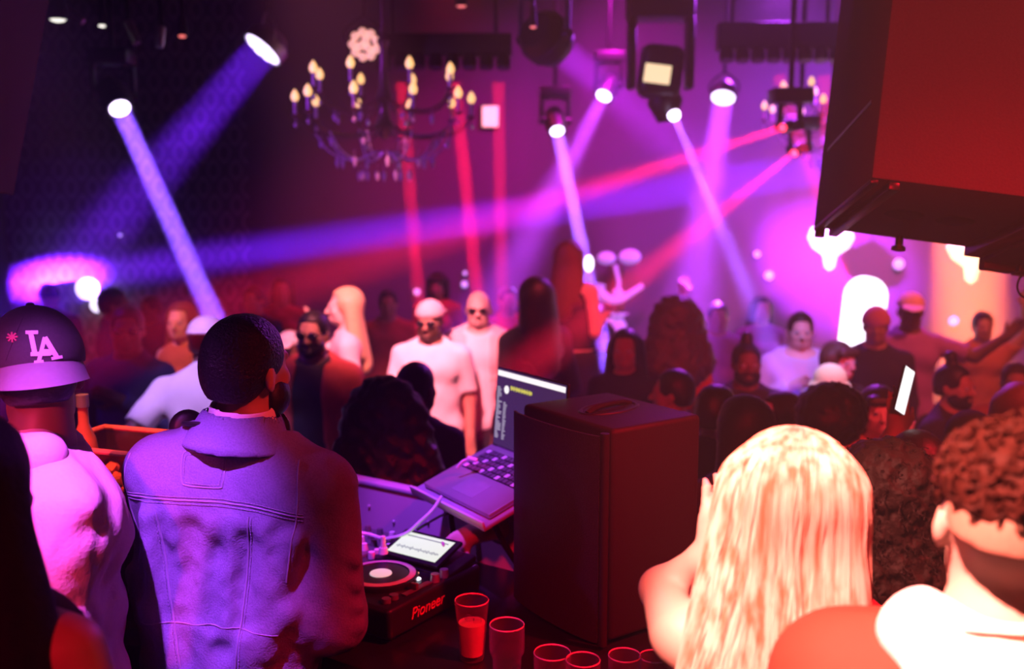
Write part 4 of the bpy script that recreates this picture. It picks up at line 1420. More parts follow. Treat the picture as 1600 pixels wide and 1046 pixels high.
# blouse of cloth above the waistband and drag folds down the back
v.cone((-.13, -.02, 1.10), (.13, -.02, 1.10), .10, k=.08, flat=(1, 1.0, 1))
for x0, z0, x1, z1, r_ in ((-.16, 1.30, -.13, 1.08, .022), (-.10, 1.32, -.085, 1.12, .018), (-.02, 1.31, -.035, 1.15, .017), (.035, 1.32, .03, 1.06, .020), (.10, 1.31, .115, 1.02, .022),
                           (.155, 1.28, .10, .98, .022), (.09, 1.05, -.02, .88, .024), (-.15, 1.09, -.05, .93, .024), (-.03, 1.07, -.0, .93, .018), (.16, 1.12, .04, .92, .020)):
    yb = lambda x, z: -.112 - .012 * math.cos(x * 8) + (.012 if z < 1.0 else 0)
    v.cone((x0, yb(x0, z0), z0), (x1, yb(x1, z1), z1), r_ + .007, r_ * .8 + .007, k=.022)
for x0, z0, x1, z1 in ((-.055, 1.28, -.06, 1.10), (.07, 1.27, .06, 1.10), (-.11, 1.22, -.11, 1.08), (.0, 1.24, -.005, 1.09)):
    v.cone((x0, -.160, z0), (x1, -.162, z1), .022, k=.03, op='s')
v.plane((0, 0, .86), (0, 0, -1))
v.plane((0, .02, 1.492), (0, .25, 1))
v.post(lambda X, Y, Z, Dd: Dd + .0022 * wob(X, Y, Z, 48, 1.0) + .0012 * wob(X, Y, Z, 110, 4.0))
jk = link_mesh('denim_jacket', relax(v.mesh('denim_jacket', sc), 1), denim, dj)
# stand-and-fall collar
v = Soft(.004); v.frame(D['Rt'], D['tt'])
v.cone((0, -.040, 1.455), (0, -.022, 1.545), .128, .082, flat=(1, .90, 1))
v.cone((0, -.040, 1.42), (0, -.020, 1.60), .128, .060, k=.004, op='s', flat=(1, .90, 1))
v.plane((0, -.03, 1.548), (0, -.10, 1)); v.plane((0, 0, 1.462), (0, .0, -1))
v.plane((0, .055, 1.5), (0, 1, 0))
link_mesh('collar', relax(v.mesh('collar', sc), 1), denim, dj)
v = Soft(.005); v.frame(D['Rt'], D['tt'])
v.cone((0, -.028, 1.50), (0, -.020, 1.557), .079, .071); v.cone((0, -.028, 1.46), (0, -.020, 1.60), .071, .064, k=.003, op='s')
v.plane((0, 0, 1.556), (0, -.1, 1)); v.plane((0, 0, 1.50), (0, 0, -1)); v.plane((0, .06, 1.5), (0, 1, 0))
link_mesh('shirt_collar', v.mesh('shirt_collar', sc), TX_W, dj)
bj = bvh_of(jk)
th = mat('pale_stitching', (.22, .22, .36), .85)
def seam(pts, r=.0013, name='seam', n=10):
    q = on_back(bj, [(p.x, p.z) for p in smooth_path([(x * sc, 0, z * sc) for x, z in pts], n)], .0005)
    if len(q) > 2: return MB().tube(q, r, 6).build(name, th, jk, True)
def stitches(pts, n, name='stitching', dx=0, L=.005):
    q = on_back(bj, [(p.x, p.z) for p in smooth_path([(x * sc, 0, z * sc) for x, z in pts], 24)], .0012)
    m_ = MB()
    tot = [0.0]
    for a, b in zip(q, q[1:]): tot.append(tot[-1] + (b - a).length)
    for i in range(n):
        s_ = tot[-1] * (i + .5) / n
        j = max(k for k in range(len(q) - 1) if tot[k] <= s_)
        a, b = q[j], q[j + 1]
        c = a + (b - a) * ((s_ - tot[j]) / max(1e-6, tot[j + 1] - tot[j]))
        dd = (b - a).normalized() * L / 2
        m_.tube([c - dd, c + dd], .0011, 5)
    m_.build(name, th, jk, True)
yoke = [(-.225, 1.345), (-.12, 1.360), (0, 1.362), (.12, 1.350), (.215, 1.32)]
seam(yoke, .0020)
stitches([(x, z - .008) for x, z in yoke], 74)
stitches([(x, z + .007) for x, z in yoke], 74)
for s in (-1, 1):
    seam([(s * .20, 1.44), (s * .205, 1.36), (s * .195, 1.27), (s * .18, 1.18)], .0022)
    seam([(s * .105, 1.33), (s * .085, 1.15), (s * .06, .95)], .0020)
    stitches([(s * .112, 1.33), (s * .092, 1.15), (s * .067, .95)], 48)
seam([(-.16, 1.075), (-.05, 1.08), (.06, 1.075), (.16, 1.06)], .0016)
pt_ = [(x + .036, z + .012) for x, z in [(-.075, 1.452), (.005, 1.452), (.014, 1.442), (.010, 1.388), (.0, 1.378), (-.065, 1.382), (-.08, 1.392), (-.084, 1.442), (-.075, 1.452)]]
seam(pt_, .0017, 'patch_outline', 6)
stitches([((x - .001) * .86 + .001, (z - 1.427) * .84 + 1.427) for x, z in pt_], 40)
# waistband and cuffs
v = Soft(.007); v.frame(D['Rt'], D['tt'])
v.cone((0, 0, .87), (0, 0, .92), .192, .192, flat=(1, .74, 1)); v.plane((0, 0, .86), (0, 0, -1)); v.plane((0, 0, .915), (0, 0, 1))
link_mesh('waistband', v.mesh('waistband', sc), denim, dj)
# beard along the jaw and the headphones resting on the collar
v = Soft(.006); v.frame(D['RH'], D['tH'])
v.off = .009
v.ell((0, .028, 1.575), (.060, .062, .060), k=.03); v.cone((-.036, .035, 1.558), (.036, .035, 1.558), .03, k=.03); v.ell((0, .070, 1.535), (.03, .03, .03), k=.02)
v.plane((0, 0, 1.60), (0, -.35, 1)); v.plane((0, .0, 0), (0, -1, 0))
link_mesh('beard', v.mesh('beard', sc), HR_K, dj)
hp = thing('headphones', 'black headphones hanging round the neck of the denim jacket wearer', 'headphones', dj.location, dj.rotation_euler.z)
band = [Vector((math.sin(a) * (.066 + .02 * abs(a) / 2), -.020 - math.cos(a) * .066, 1.520 - .030 * (1 - math.cos(a)) * .5)) * sc for a in [(-2.0 + 4.0 * k / 20) for k in range(21)]]
MB().tube(band, .006, 8).build('headband', m_black, hp, True)
for s in (-1, 1):
    c = Vector((s * .100, .040, 1.482)) * sc
    e = MB().lathe([(0, -.022), (.030, -.020), (.041, -.010), (.043, .004), (.036, .014), (0, .018)], c, (s * .55, .8, -.15), 22).build('ear_cup', m_black, hp, True)
    MB().lathe([(.022, .013), (.034, .014), (.040, .022), (.034, .030), (.022, .028)], c, (s * .55, .8, -.15), 22).build('ear_pad', m_deck, e, True)

# ---- backwards cap and pink hoodie, left
hoodie = mat('pale_pink_fleece', (0.74, 0.56, 0.60), 0.9, noise=0.08, scale=120, bump=0.15)
lp, L = person('person in a pale pink hoodie and backwards cap, far left behind the long black hair', 48, 490, 2.12, -60, arms=('down', ((-.02, -.04, -.29), (-.05, .06, -.52), (0, .3, -1))), hair='short', hair_m=HR_K,
               skin=SK_D, top='none', floor=0, vox=.008, head=(.14, 1.47, -.04), b=.86, drop=.04)
sl = L['sc']
v = Soft(.0075); v.frame(L['Rt'], L['tt'])
add_torso(v, False, .90, .028, .04)
for a in L['A']:
    S, E_, W_, _ = a
    v.off = .022; v.cone(S, E_, .066, .060, k=.04); v.cone(E_, E_ + (W_ - E_) * .92, .060, .038, k=.03, cap=1)
v.off = 0
for i, (x0, z0, x1, z1) in enumerate(((.02, 1.34, .19, 1.40), (-.02, 1.27, .17, 1.34), (.0, 1.20, .16, 1.27), (.03, 1.15, .2, 1.17), (-.15, 1.38, -.02, 1.30), (.05, 1.05, .22, 1.10))):
    v.cone((x0, -.155, z0), (x1, -.135, z1), .018, .013, k=.022)
v.plane((0, 0, .93), (0, 0, -1)); v.plane((0, .02, 1.50), (0, .35, 1))
v.post(lambda X, Y, Z, Dd: Dd + .008 * wob(X, Y, Z * 1.5, 26, 2.0) + .003 * wob(X, Y, Z, 70, 1.0))
link_mesh('hoodie', relax(v.mesh('hoodie', sl), 1), hoodie, lp)
v = Soft(.0065); v.frame(L['Rt'], L['tt'])
v.ell((0, -.115, 1.462), (.150, .070, .075), k=.03)
v.cone((-.115, -.03, 1.485), (.115, -.03, 1.485), .052, k=.04)
for dz in (.045, .005, -.035):
    v.cone((-.11, -.165 + abs(dz) * .2, 1.462 + dz * .8 - .02), (.12, -.15 + abs(dz) * .2, 1.462 + dz + .012), .020, k=.018)
v.ell((0, .02, 1.545), (.068, .075, .05), k=.02, op='s')
link_mesh('hood', relax(v.mesh('hood', sl), 1), hoodie, lp)
# cap
capm = mat('black_wool_cap', (0.05, 0.045, 0.055), 0.85, noise=0.2, scale=160, bump=0.1)
v = Soft(.0055); v.frame(L['RH'], L['tH'])
v.ell((0, -.010, 1.672), (.096, .116, .108), k=.02)
cut_box(v, None, None, 1.652)
cp = link_mesh('cap', relax(v.mesh('cap', sl), 1), capm, lp)
bm_ = MB()
gr = []
for i in range(25):
    u = -1 + 2 * i / 24
    row = []
    for j in range(9):
        w_ = j / 8
        a_ = u * 1.25
        rx, ry = .093 + .012 * w_, .108 + .072 * w_ * math.cos(a_ * .9)
        row.append(Vector(L['tr']((math.sin(a_) * rx, -.008 - math.cos(a_) * ry, 1.668 - .058 * w_ * (.55 + .45 * math.cos(a_)) - .012 * u * u))))
    gr.append(row)
gv = [[bm_.bm.verts.new(p) for p in row] for row in gr]
for i in range(24):
    for j in range(8):
        bm_.bm.faces.new((gv[i][j], gv[i + 1][j], gv[i + 1][j + 1], gv[i][j + 1]))
bmesh.ops.solidify(bm_.bm, geom=bm_.bm.faces[:], thickness=.004)
br = bm_.build('brim', mat('grey_brim', (.34, .31, .36), .85, noise=.1, scale=90), cp, True)
hb_ = D['tr']
MB().ball(L['tr']((0, -.012, 1.781)), (.009, .009, .005), 10).build('top_button', capm, cp, True)
capb = bvh_of(cp)
RHm = Matrix(L['RH'].tolist())
def cap_pt(u, w_):
    """(across, up) in metres on the cap's rear panels -> point and normal on its surface."""
    o = Vector(L['tr']((u, -.4, 1.690 + w_)))
    return hit(capb, o, RHm @ Vector((0, 1, 0)))
def cap_strip(m_, poly, h=.002):
    """Embroidered patch: a small polygon laid on the cap."""
    top, bot = [], []
    for u, w_ in poly:
        p, n = cap_pt(u, w_)
        if p is None: return
        top.append(m_.bm.verts.new(p + n * h)); bot.append(m_.bm.verts.new(p - n * .001))
    k = len(top)
    m_.bm.faces.new(top)
    for i in range(k):
        m_.bm.faces.new((top[i], bot[i], bot[(i + 1) % k], top[(i + 1) % k]))
def stroke(m_, a, b, w_, n=5):
    a, b = Vector((*a, 0)), Vector((*b, 0)); d = (b - a); nn = Vector((-d.y, d.x, 0)).normalized() * w_ / 2
    for i in range(n):
        p, q = a + d * i / n, a + d * (i + 1.02) / n
        cap_strip(m_, [(p - nn).xy, (q - nn).xy, (q + nn).xy, (p + nn).xy])
white_t = mat('white_embroidery', (.85, .83, .85), .7)
lg = MB(); OX, OZ, K_ = .018, -.004, .92
T_ = lambda x, z: (OX + x * K_, OZ + z * K_)
# interlocked L and A
for a, b, w_ in (((-.020, .036), (-.016, -.006), .0095), ((-.030, .038), (-.006, .036), .0075), ((-.024, -.009), (.014, -.012), .0085), ((.013, -.014), (.017, .002), .007),
                 ((.006, .024), (-.010, -.026), .0075), ((.006, .024), (.026, -.022), .0095), ((-.002, -.004), (.020, -.006), .006),
                 ((-.019, -.027), (-.001, -.027), .0065), ((.015, -.023), (.036, -.021), .0065)):
    stroke(lg, T_(*a), T_(*b), w_ * K_)
lg.build('cap_letters', white_t, cp, False)
sm = MB()
for k in range(4):
    a = k * PI / 4
    stroke(sm, (-.034 - math.cos(a) * .010, .024 - math.sin(a) * .010), (-.034 + math.cos(a) * .010, .024 + math.sin(a) * .010), .003, 2)
sm.build('cap_star', mat('red_embroidery', (.6, .12, .18), .7), cp, False)
sm = MB(); sm.tube([p for p in [cap_pt(0, q * .01 - .02)[0] for q in range(0, 10)] if p is not None], .0012, 5)
for u in (-.05, .05):
    sm.tube([p for p in [cap_pt(u * (1 - .09 * q), q * .01 - .02)[0] for q in range(0, 9)] if p is not None], .0012, 5)
sm.build('panel_seams', capm, cp, True)

# ---- blonde in front, hands raised
bl, B = person('blonde person with long straight hair and bare shoulders, hands raised to the face', 1243, 684, 1.56, -4, arms=(((.015, .16, .015), (-.070, .115, .105), (-.20, .10, 1)), ((.02, .18, -.05), (-.06, .15, .07), (-.2, .1, 1))), curl=1.0,
               hair=None, skin=SK_L, fem=True, top='none', floor=0, vox=.0065, head=(.05, .0, .05), legs_m=TR_J)
sb = B['sc']
blond = mat('blond_streaked_hair', (0.70, 0.50, 0.28), 0.42, noise=0.5, scale=60, spec=0.5)
nt = blond.node_tree
for n_ in nt.nodes:
    if n_.type == 'TEX_NOISE':
        mp = nt.nodes.new('ShaderNodeMapping'); mp.inputs['Scale'].default_value = (1.0, 1.0, .045)
        l0 = n_.inputs['Vector'].links[0].from_socket
        nt.links.new(l0, mp.inputs['Vector']); nt.links.new(mp.outputs[0], n_.inputs['Vector'])
        n_.inputs['Scale'].default_value = 70
    if n_.type == 'MIX_RGB':
        n_.inputs[1].default_value = (.48, .14, .08, 1); n_.inputs[2].default_value = (.82, .50, .42, 1)
        rmp = nt.nodes.new('ShaderNodeValToRGB'); rmp.color_ramp.elements[0].position = .36; rmp.color_ramp.elements[1].position = .60
        nt.links.new(n_.inputs[0].links[0].from_socket, rmp.inputs[0]); nt.links.new(rmp.outputs[0], n_.inputs[0])
v = Soft(.007); v.frame(B['RH'], B['tH'])
v.ell((0, -.018, 1.668), (.094, .108, .097), k=.02)
v.cone((-.075, -.025, 1.66), (-.130, -.10, 1.22), .036, .060, k=.05)
v.cone((.070, -.025, 1.66), (.075, -.10, 1.22), .036, .055, k=.05)
v.cone((0, -.06, 1.62), (-.03, -.135, 1.20), .088, .125, k=.06, flat=(1, .5, 1))
cut_box(v, .05, 1.705)
hv = v.mesh('hair', sb)
hair = link_mesh('hair', relax(hv, 2), blond, bl)
# strands combed from the parting down over that volume
hb = bvh_of(hair)
rng = random.Random(11)
lk = MB()
top_ = Vector(B['tr']((.012, -.01, 1.768)))
for i in range(340):
    a0 = rng.uniform(-2.0, 2.0)
    hd = Vector((math.sin(a0), -math.cos(a0), 0))
    p = top_ + hd * rng.uniform(.0, .03) + Vector((0, rng.uniform(-.02, .03), 0))
    pts = []
    n_max = rng.randrange(30, 46)
    ph = rng.uniform(0, 6.28)
    for k in range(n_max):
        q, n, _, _ = hb.find_nearest(p)
        if q is None: break
        pts.append(q + n * .0010)
        pull = Vector((0, 0, -1)) + hd * max(0.0, n.z) * 1.2
        tg = pull - n * pull.dot(n)
        if tg.length < 1e-4: break
        tg.normalize()
        sw = n.cross(tg) * (.10 * math.sin(ph + k * .45))
        p = q + (tg + sw) * .014
        if q.z < 1.20 * sb: break
    m_ = len(pts)
    if m_ > 8:
        wr = rng.uniform(.0022, .0042)
        lk.tube(pts, [wr * min(1.0, .35 + 3.2 * min(k, m_ - 1 - k) / m_) for k in range(m_)], 5)
tag(lk.build('hair_strands', blond, hair, True), kind='stuff')
# strap top
v = Soft(.007); v.frame(B['Rt'], B['tt'])
add_torso(v, True, 1.0, .010); v.plane((0, -.06, 1.28), (0, -.45, 1)); v.plane((0, 0, .95), (0, 0, -1))
tp_ = link_mesh('strap_top', v.mesh('strap_top', sb), mat('tan_top', (.45, .20, .10), .8), bl)
bb = bvh_of(B['body'])
for s in (-1, 1):
    q = []
    for k in range(16):
        u = k / 15
        x, z = s * (.155 - .03 * u), 1.20 + .235 * u
        p, n = hit(bb, Vector((x * sb, -.6, z * sb)), (0, 1, 0))
        if p is not None: q.append(p + n * .003)
    if len(q) > 3: MB().tube(q, .0075, 6).build('strap', mat('tan_top', (.45, .20, .10), .8), tp_, True)
ring_ = Vector(B['A'][0][2] * 0)
# ---- dark curly hair between blonde and hood
dk, K2 = person('person with long dark frizzy hair between the blonde and the white hood', 1388, 702, 1.92, 6, arms=('down', 'down'), hair=None, skin=SK_M, fem=True, top='top', top_m=TX_O, floor=0, vox=.010, sleeve=.9)
sk = K2['sc']
v = Soft(.007); v.frame(K2['RH'], K2['tH'])
v.ell((0, -.020, 1.672), (.108, .112, .100), k=.03)
for s in (-1, 1):
    v.cone((s * .075, -.03, 1.64), (s * .082, -.07, 1.44), .052, .058, k=.05)
v.cone((0, -.065, 1.62), (0, -.11, 1.43), .10, .105, k=.05, flat=(1, .6, 1))
v.post(lambda X, Y, Z, Dd: Dd + .006 * wob(X, Y, Z, 80, 1.0) + .005 * wob(X, Y, Z, 170, 2.0) + .003 * wob(X, Y, Z, 330, 5.0))
cut_box(v, .05, 1.70)
kh = link_mesh('hair', v.mesh('hair', sk), mat('dark_brown_curls', (.007, .0025, .002), .6, noise=.4, scale=120, bump=.4, spec=.06), dk)
rng = random.Random(4)
fz = MB()
hm = kh.data
nvv = len(hm.vertices)
for i in range(700):
    vv = hm.vertices[rng.randrange(nvv)]
    if vv.co.y > .03: continue
    p, n = vv.co.copy(), vv.normal.copy()
    side = n.orthogonal().normalized(); up_ = n.cross(side)
    ph = rng.uniform(0, 6.28); l_ = rng.uniform(.008, .030); rr_ = rng.uniform(.002, .005)
    pts = [p - n * .003 + n * l_ * k / 9 + (side * math.cos(ph + k * 1.1) + up_ * math.sin(ph + k * 1.1)) * rr_ * min(1, k / 3) + Vector((0, 0, -.0016 * k)) for k in range(10)]
    fz.tube(pts, .0009, 4, False)
tag(fz.build('frizz', kh.data.materials[0], kh, True), kind='stuff')

# ---- right edge: curls with a fade, white hood over an orange jacket
orange = mat('red_orange_jacket', (0.50, 0.040, 0.022), 0.8, noise=0.08, scale=60, bump=0.08)
rp_, R_ = person('person with short curls, a white hood and an orange red jacket, lower right corner', 1600, 694, 1.22, -14, arms=('down', 'down'), hair=None, skin=SK_L, top='none', floor=0, vox=.0065, head=(-.10, -.18, .06), b=1.05, drop=.03)
sr = R_['sc']
v = Soft(.0075); v.frame(R_['Rt'], R_['tt'])
add_torso(v, False, 1.05, .036, .03)
for a in R_['A']:
    S, E_, W_, _ = a
    v.off = .026; v.cone(S, E_, .070, .062, k=.05); v.cone(E_, E_ + (W_ - E_) * .93, .060, .042, k=.03, cap=1)
v.off = 0
v.plane((0, 0, .84), (0, 0, -1)); v.plane((0, .02, 1.49), (0, .3, 1))
v.post(lambda X, Y, Z, Dd: Dd + .005 * wob(X, Y, Z, 22, 3.0))
link_mesh('jacket', relax(v.mesh('jacket', sr), 2), orange, rp_)
v = Soft(.006); v.frame(R_['Rt'], R_['tt'])
v.ell((0, -.110, 1.440), (.115, .062, .085), k=.03)
v.cone((-.085, -.03, 1.492), (.085, -.03, 1.492), .056, k=.05)
v.cone((-.115, -.07, 1.500), (.0, -.155, 1.37), .036, k=.04)
v.cone((.115, -.07, 1.500), (.0, -.155, 1.37), .036, k=.04)
v.ell((0, -.150, 1.405), (.125, .060, .065), k=.04)
v.ell((-.045, -.130, 1.425), (.075, .05, .06), k=.03)
v.ell((0, .015, 1.555), (.080, .085, .055), k=.02, op='s')
v.cone((.05, -.178, 1.405), (.15, -.150, 1.42), .006, k=.012, op='s')
link_mesh('hood', relax(v.mesh('hood', sr), 2), mat('white_fleece', (.90, .90, .88), .9, noise=.04, scale=100, bump=.08), rp_)
curl = mat('brown_curls', (.036, .010, .007), .6, noise=.4, scale=60, spec=.06)
v = Soft(.006); v.frame(R_['RH'], R_['tH'])
v.ell((0, -.006, 1.690), (.088, .104, .080), k=.02)
cut_box(v, .07, 1.72, 1.668)
v.post(lambda X, Y, Z, Dd: Dd + .004 * wob(X, Y, Z, 120, 1.0))
rh = link_mesh('hair', v.mesh('hair', sr), curl, rp_)
v = Soft(.006); v.frame(R_['RH'], R_['tH'])
v.ell((0, -.013, 1.663), (.0775, .0975, .091), k=.02); v.ell((0, -.05, 1.61), (.066, .056, .07), k=.03)
cut_box(v, .05, 1.70, 1.635)
link_mesh('faded_sides', v.mesh('faded_sides', sr), mat('cropped_hair', (.42, .24, .17), .7, noise=.2, scale=220), rh)
rng = random.Random(8)
cm = MB()
hm = rh.data
for i in range(420):
    vv = hm.vertices[rng.randrange(len(hm.vertices))]
    p, n = vv.co.copy(), vv.normal.copy()
    if n.z < -.2: continue
    side = (n.orthogonal().normalized() * math.cos(i) + n.cross(n.orthogonal().normalized()) * math.sin(i)).normalized(); up_ = n.cross(side)
    r0 = rng.uniform(.005, .011); st = rng.uniform(.35, .6); el = rng.uniform(.4, .9)
    pts = [p + n * (-.001 + .009 * math.sin(k * .30)) + side * (r0 * math.cos(k * st) + .0012 * k) + up_ * r0 * el * math.sin(k * st) for k in range(11)]
    cm.tube(pts, [.0030 * (1 - .08 * abs(k - 5)) for k in range(11)], 4)
cm.build('curls', curl, rh, True)

# ---- black hair and bare arm at the left edge, close to the camera
lf, LL = person('person with long black hair and a bare red lit shoulder, lower left corner', -84, 652, 1.42, -12, arms=((( -.05, -.02, -.28), (-.03, .12, -.46), (0, .4, -1)), ((.10, -.02, -.26), (.09, .14, -.44), (0, .4, -1))), hair=None, skin=SK_M, fem=True, b=1.1, top='top', top_m=TX_K, sleeve=0, floor=0, vox=.008)
sf = LL['sc']
v = Soft(.008); v.frame(LL['RH'], LL['tH'])
v.ell((0, -.018, 1.668), (.098, .110, .100), k=.02)
for s in (-1, 1):
    v.cone((s * .070, -.025, 1.66), (s * .160, -.08, 1.20), .038, .080, k=.05)
v.cone((0, -.06, 1.62), (0, -.135, 1.16), .090, .125, k=.06, flat=(1, .55, 1))
v.post(lambda X, Y, Z, Dd: Dd + .003 * wob(X, Y, Z * .2, 60, 1.0))
cut_box(v, .05, 1.705)
link_mesh('hair', relax(v.mesh('hair', sf), 2), HR_K2, lf)

# ---- a helper standing in front of the booth, hidden by the loudspeaker box but for one hand
hpn, H2 = person('person hidden behind the loudspeaker box, one hand in a dark sleeve reaching over the decks', 942, 668, 3.28, 180, arms=('down', ((.16, .17, .06), (.27, .36, .09), (.55, .75, -.22))), hair='short', hair_m=HR_K, skin=SK_L, top_m=TX_K, vox=.008, sleeve=1.9, curl=.6)
# ------------------------------------------------------------------ more of the rig
# boxy moving head: body and display beside the narrow violet beam
bx = P(1032, 78, 6.35)
t = thing('stage_lamp_body', 'large boxy black stage lamp with a small yellowish display, top centre right', 'stage light', bx)
MB().box((0, .05, .30), (.42, .26, .22), bevel=.03).build('base', m_black, t, True)
for s in (-1, 1):
    MB().box((s * .185, 0, -.02), (.05, .16, .46), bevel=.02).build('yoke_arm', m_black, t, True)
hd = MB(); hd.box((0, .0, -.14), (.27, .25, .34), rot=(.1, .1, 0), bevel=.06, seg=4)
hd.lathe([(0, 0), (.10, 0), (.115, .05), (.06, .17), (0, .17)], (.03, -.0, -.28), (.12, 0, -1), 20)
hd.build('head', m_black, t, True)
lp_ = P(1055, 184, 6.2)
bd_ = (P(1118, 335, 5.7) - lp_).normalized()
MB().lathe([(0, .004), (.028, .002), (.034, -.004), (.04, -.03), (0, -.03)], lp_ - bx, bd_, 18).build('lens', m_lens_violet, t, True)
beam('beam', lp_, bd_, .05, (.28, .085, 1), 12 * BW, 5, t)
MB().box((-.035, -.132, -.165), (.165, .012, .115), rot=(.1, .12, 0), bevel=.004).build('display', mat('warm_display', (.2, .2, .2), .3, emit=(1.0, .72, .42), estr=1.15), t, True)
MB().cyl((0, .05, .40), (0, .05, ZC - bx.z), .022).build('hanging_pole', m_blackm, t, True)

# LED bars with red pencil beams
def led_bar(label, x0, x1, y0, y1, d, beams, group=None):
    a, b = P(x0, (y0 + y1) / 2, d), P(x1, (y0 + y1) / 2, d)
    h = (y1 - y0) / F * d
    c = (a + b) / 2
    t = thing('led_bar', label, 'stage light', c, 0, group)
    L_ = (b - a).length
    MB().box((0, .04, .02), (L_, .14, h * .78), bevel=.012).build('housing', m_black, t, True)
    n = 8
    for k in range(n):
        x = -L_ / 2 + L_ * (k + .5) / n
        MB().lathe([(0, -.02), (.045, -.02), (.052, .02), (.05, .07), (0, .07)], (x, -.03, -h * .36), (0, -.25, -1), 16).build('lamp_head', m_blackm, t, True)
    for s in (-1, 1):
        MB().cyl((s * L_ * .38, .04, h * .3), (s * L_ * .38, .04, ZC - c.z), .014).build('hanging_pole', m_blackm, t, True)
    for (sx, sy, ex, ey, pw, ed) in beams:
        p, q = P(sx, sy, d), P(ex, ey, d + ed)
        beam('red_beam', p, q - p, .095, (1, .008, .05), pw, 1.3, t, .11)
    return t
led_bar('long black lamp bar above the chandelier, sending three red beams down', 588, 800, 52, 98, 6.9, [(626, 104, 652, 440, 42, .1), (708, 104, 742, 420, 60, .1), (778, 104, 783, 400, 42, .1)])
led_bar('long black lamp bar beside the hung loudspeaker, with two short red beams', 1122, 1318, 34, 88, 6.9, [(1208, 94, 1240, 190, 42, .1), (1285, 92, 1291, 190, 42, .1)])

# round LED par facing the room and small lamps
par_can('round cluster of twelve peach LEDs above the chandelier', P(570, 70, 6.6), P(640, 330, 3.0), .22, HOT, 0, 20, m_lens_pink)
t = thing('light_panel', 'small square peach white light panel on the back wall right of the chandelier', 'wall light', P(767, 186, 10.55))
t.location.y = YB
MB().box((0, -.03, 0), (.20, .06, .24), bevel=.01).build('frame', m_black, t, True)
MB().box((0, -.063, 0), (.165, .012, .21), bevel=.006).build('diffuser', mat('peach_panel', (.8, .8, .8), .4, emit=(1, .52, .38), estr=1.35), t, True)

def small_lamp(label, px, py, d, size, col, s, led=None, group=None, rot=(0, 0, 0)):
    p = P(px, py, d)
    t = thing('ceiling_spotlight', label, 'ceiling light', p, 0, group)
    MB().lathe([(0, .12), (size * .8, .12), (size * 1.15, .06), (size * 1.2, -.004), (size * 1.1, -.004), (size * 1.05, .01), (0, .01)], (0, 0, 0), None, 18).build('housing', m_black, t, True)
    MB().ball((0, -.012, -.0), (size, size * .8, size * .42), 14).build('lens', mat('lamp_' + led, (.8, .8, .8), .3, emit=col, estr=s), t, True)
    MB().cyl((0, 0, .10), (0, 0, ZC - p.z), .012).build('hanging_pole', m_blackm, t, True)
    return t
small_lamp('bright white ceiling spot by the loudspeaker in the upper left corner', 92, 30, 5.6, .045, (.95, .9, .8), 1.6, 'white')
small_lamp('small white ceiling spot second from the upper left corner', 161, 41, 5.6, .021, (.95, .9, .8), 1.2, 'white')
small_lamp('tiny red ceiling lamp in the upper left rig', 286, 57, 6.0, .024, (1, .18, .16), 1.3, 'red')
small_lamp('short red glowing lamp at the top edge over the chandelier', 721, 9, 6.8, .035, (1, .18, .16), 1.2, 'red')
small_lamp('tiny red pilot lamp on the left of the dim purple beam', 833, 43, 6.0, .019, (1, .18, .16), 1.2, 'red')
# pinkish metal brackets in the upper left rig
for k, (x0, y0, x1, y1, r_, lb) in enumerate(((97, 8, 130, 34, .022, 'rosy metal bar slanting across the upper left corner'), (200, 34, 214, 68, .030, 'pinkish metal bracket in the upper left rig'), (252, 42, 249, 74, .026, 'pale pink bracket left of the tiny red ceiling lamp'))):
    a, b = P(x0, y0, 5.8), P(x1, y1, 5.8)
    t = thing('rig_bracket', lb, 'bracket', (a + b) / 2)
    c_ = (a + b) / 2
    MB().cyl(a - c_, b - c_, r_, r_ * .9, 14).build('bar', m_steel, t, True)
    MB().cyl(a - c_, Vector((a.x, a.y, ZC)) - c_, .012).build('rod', m_blackm, t, True)

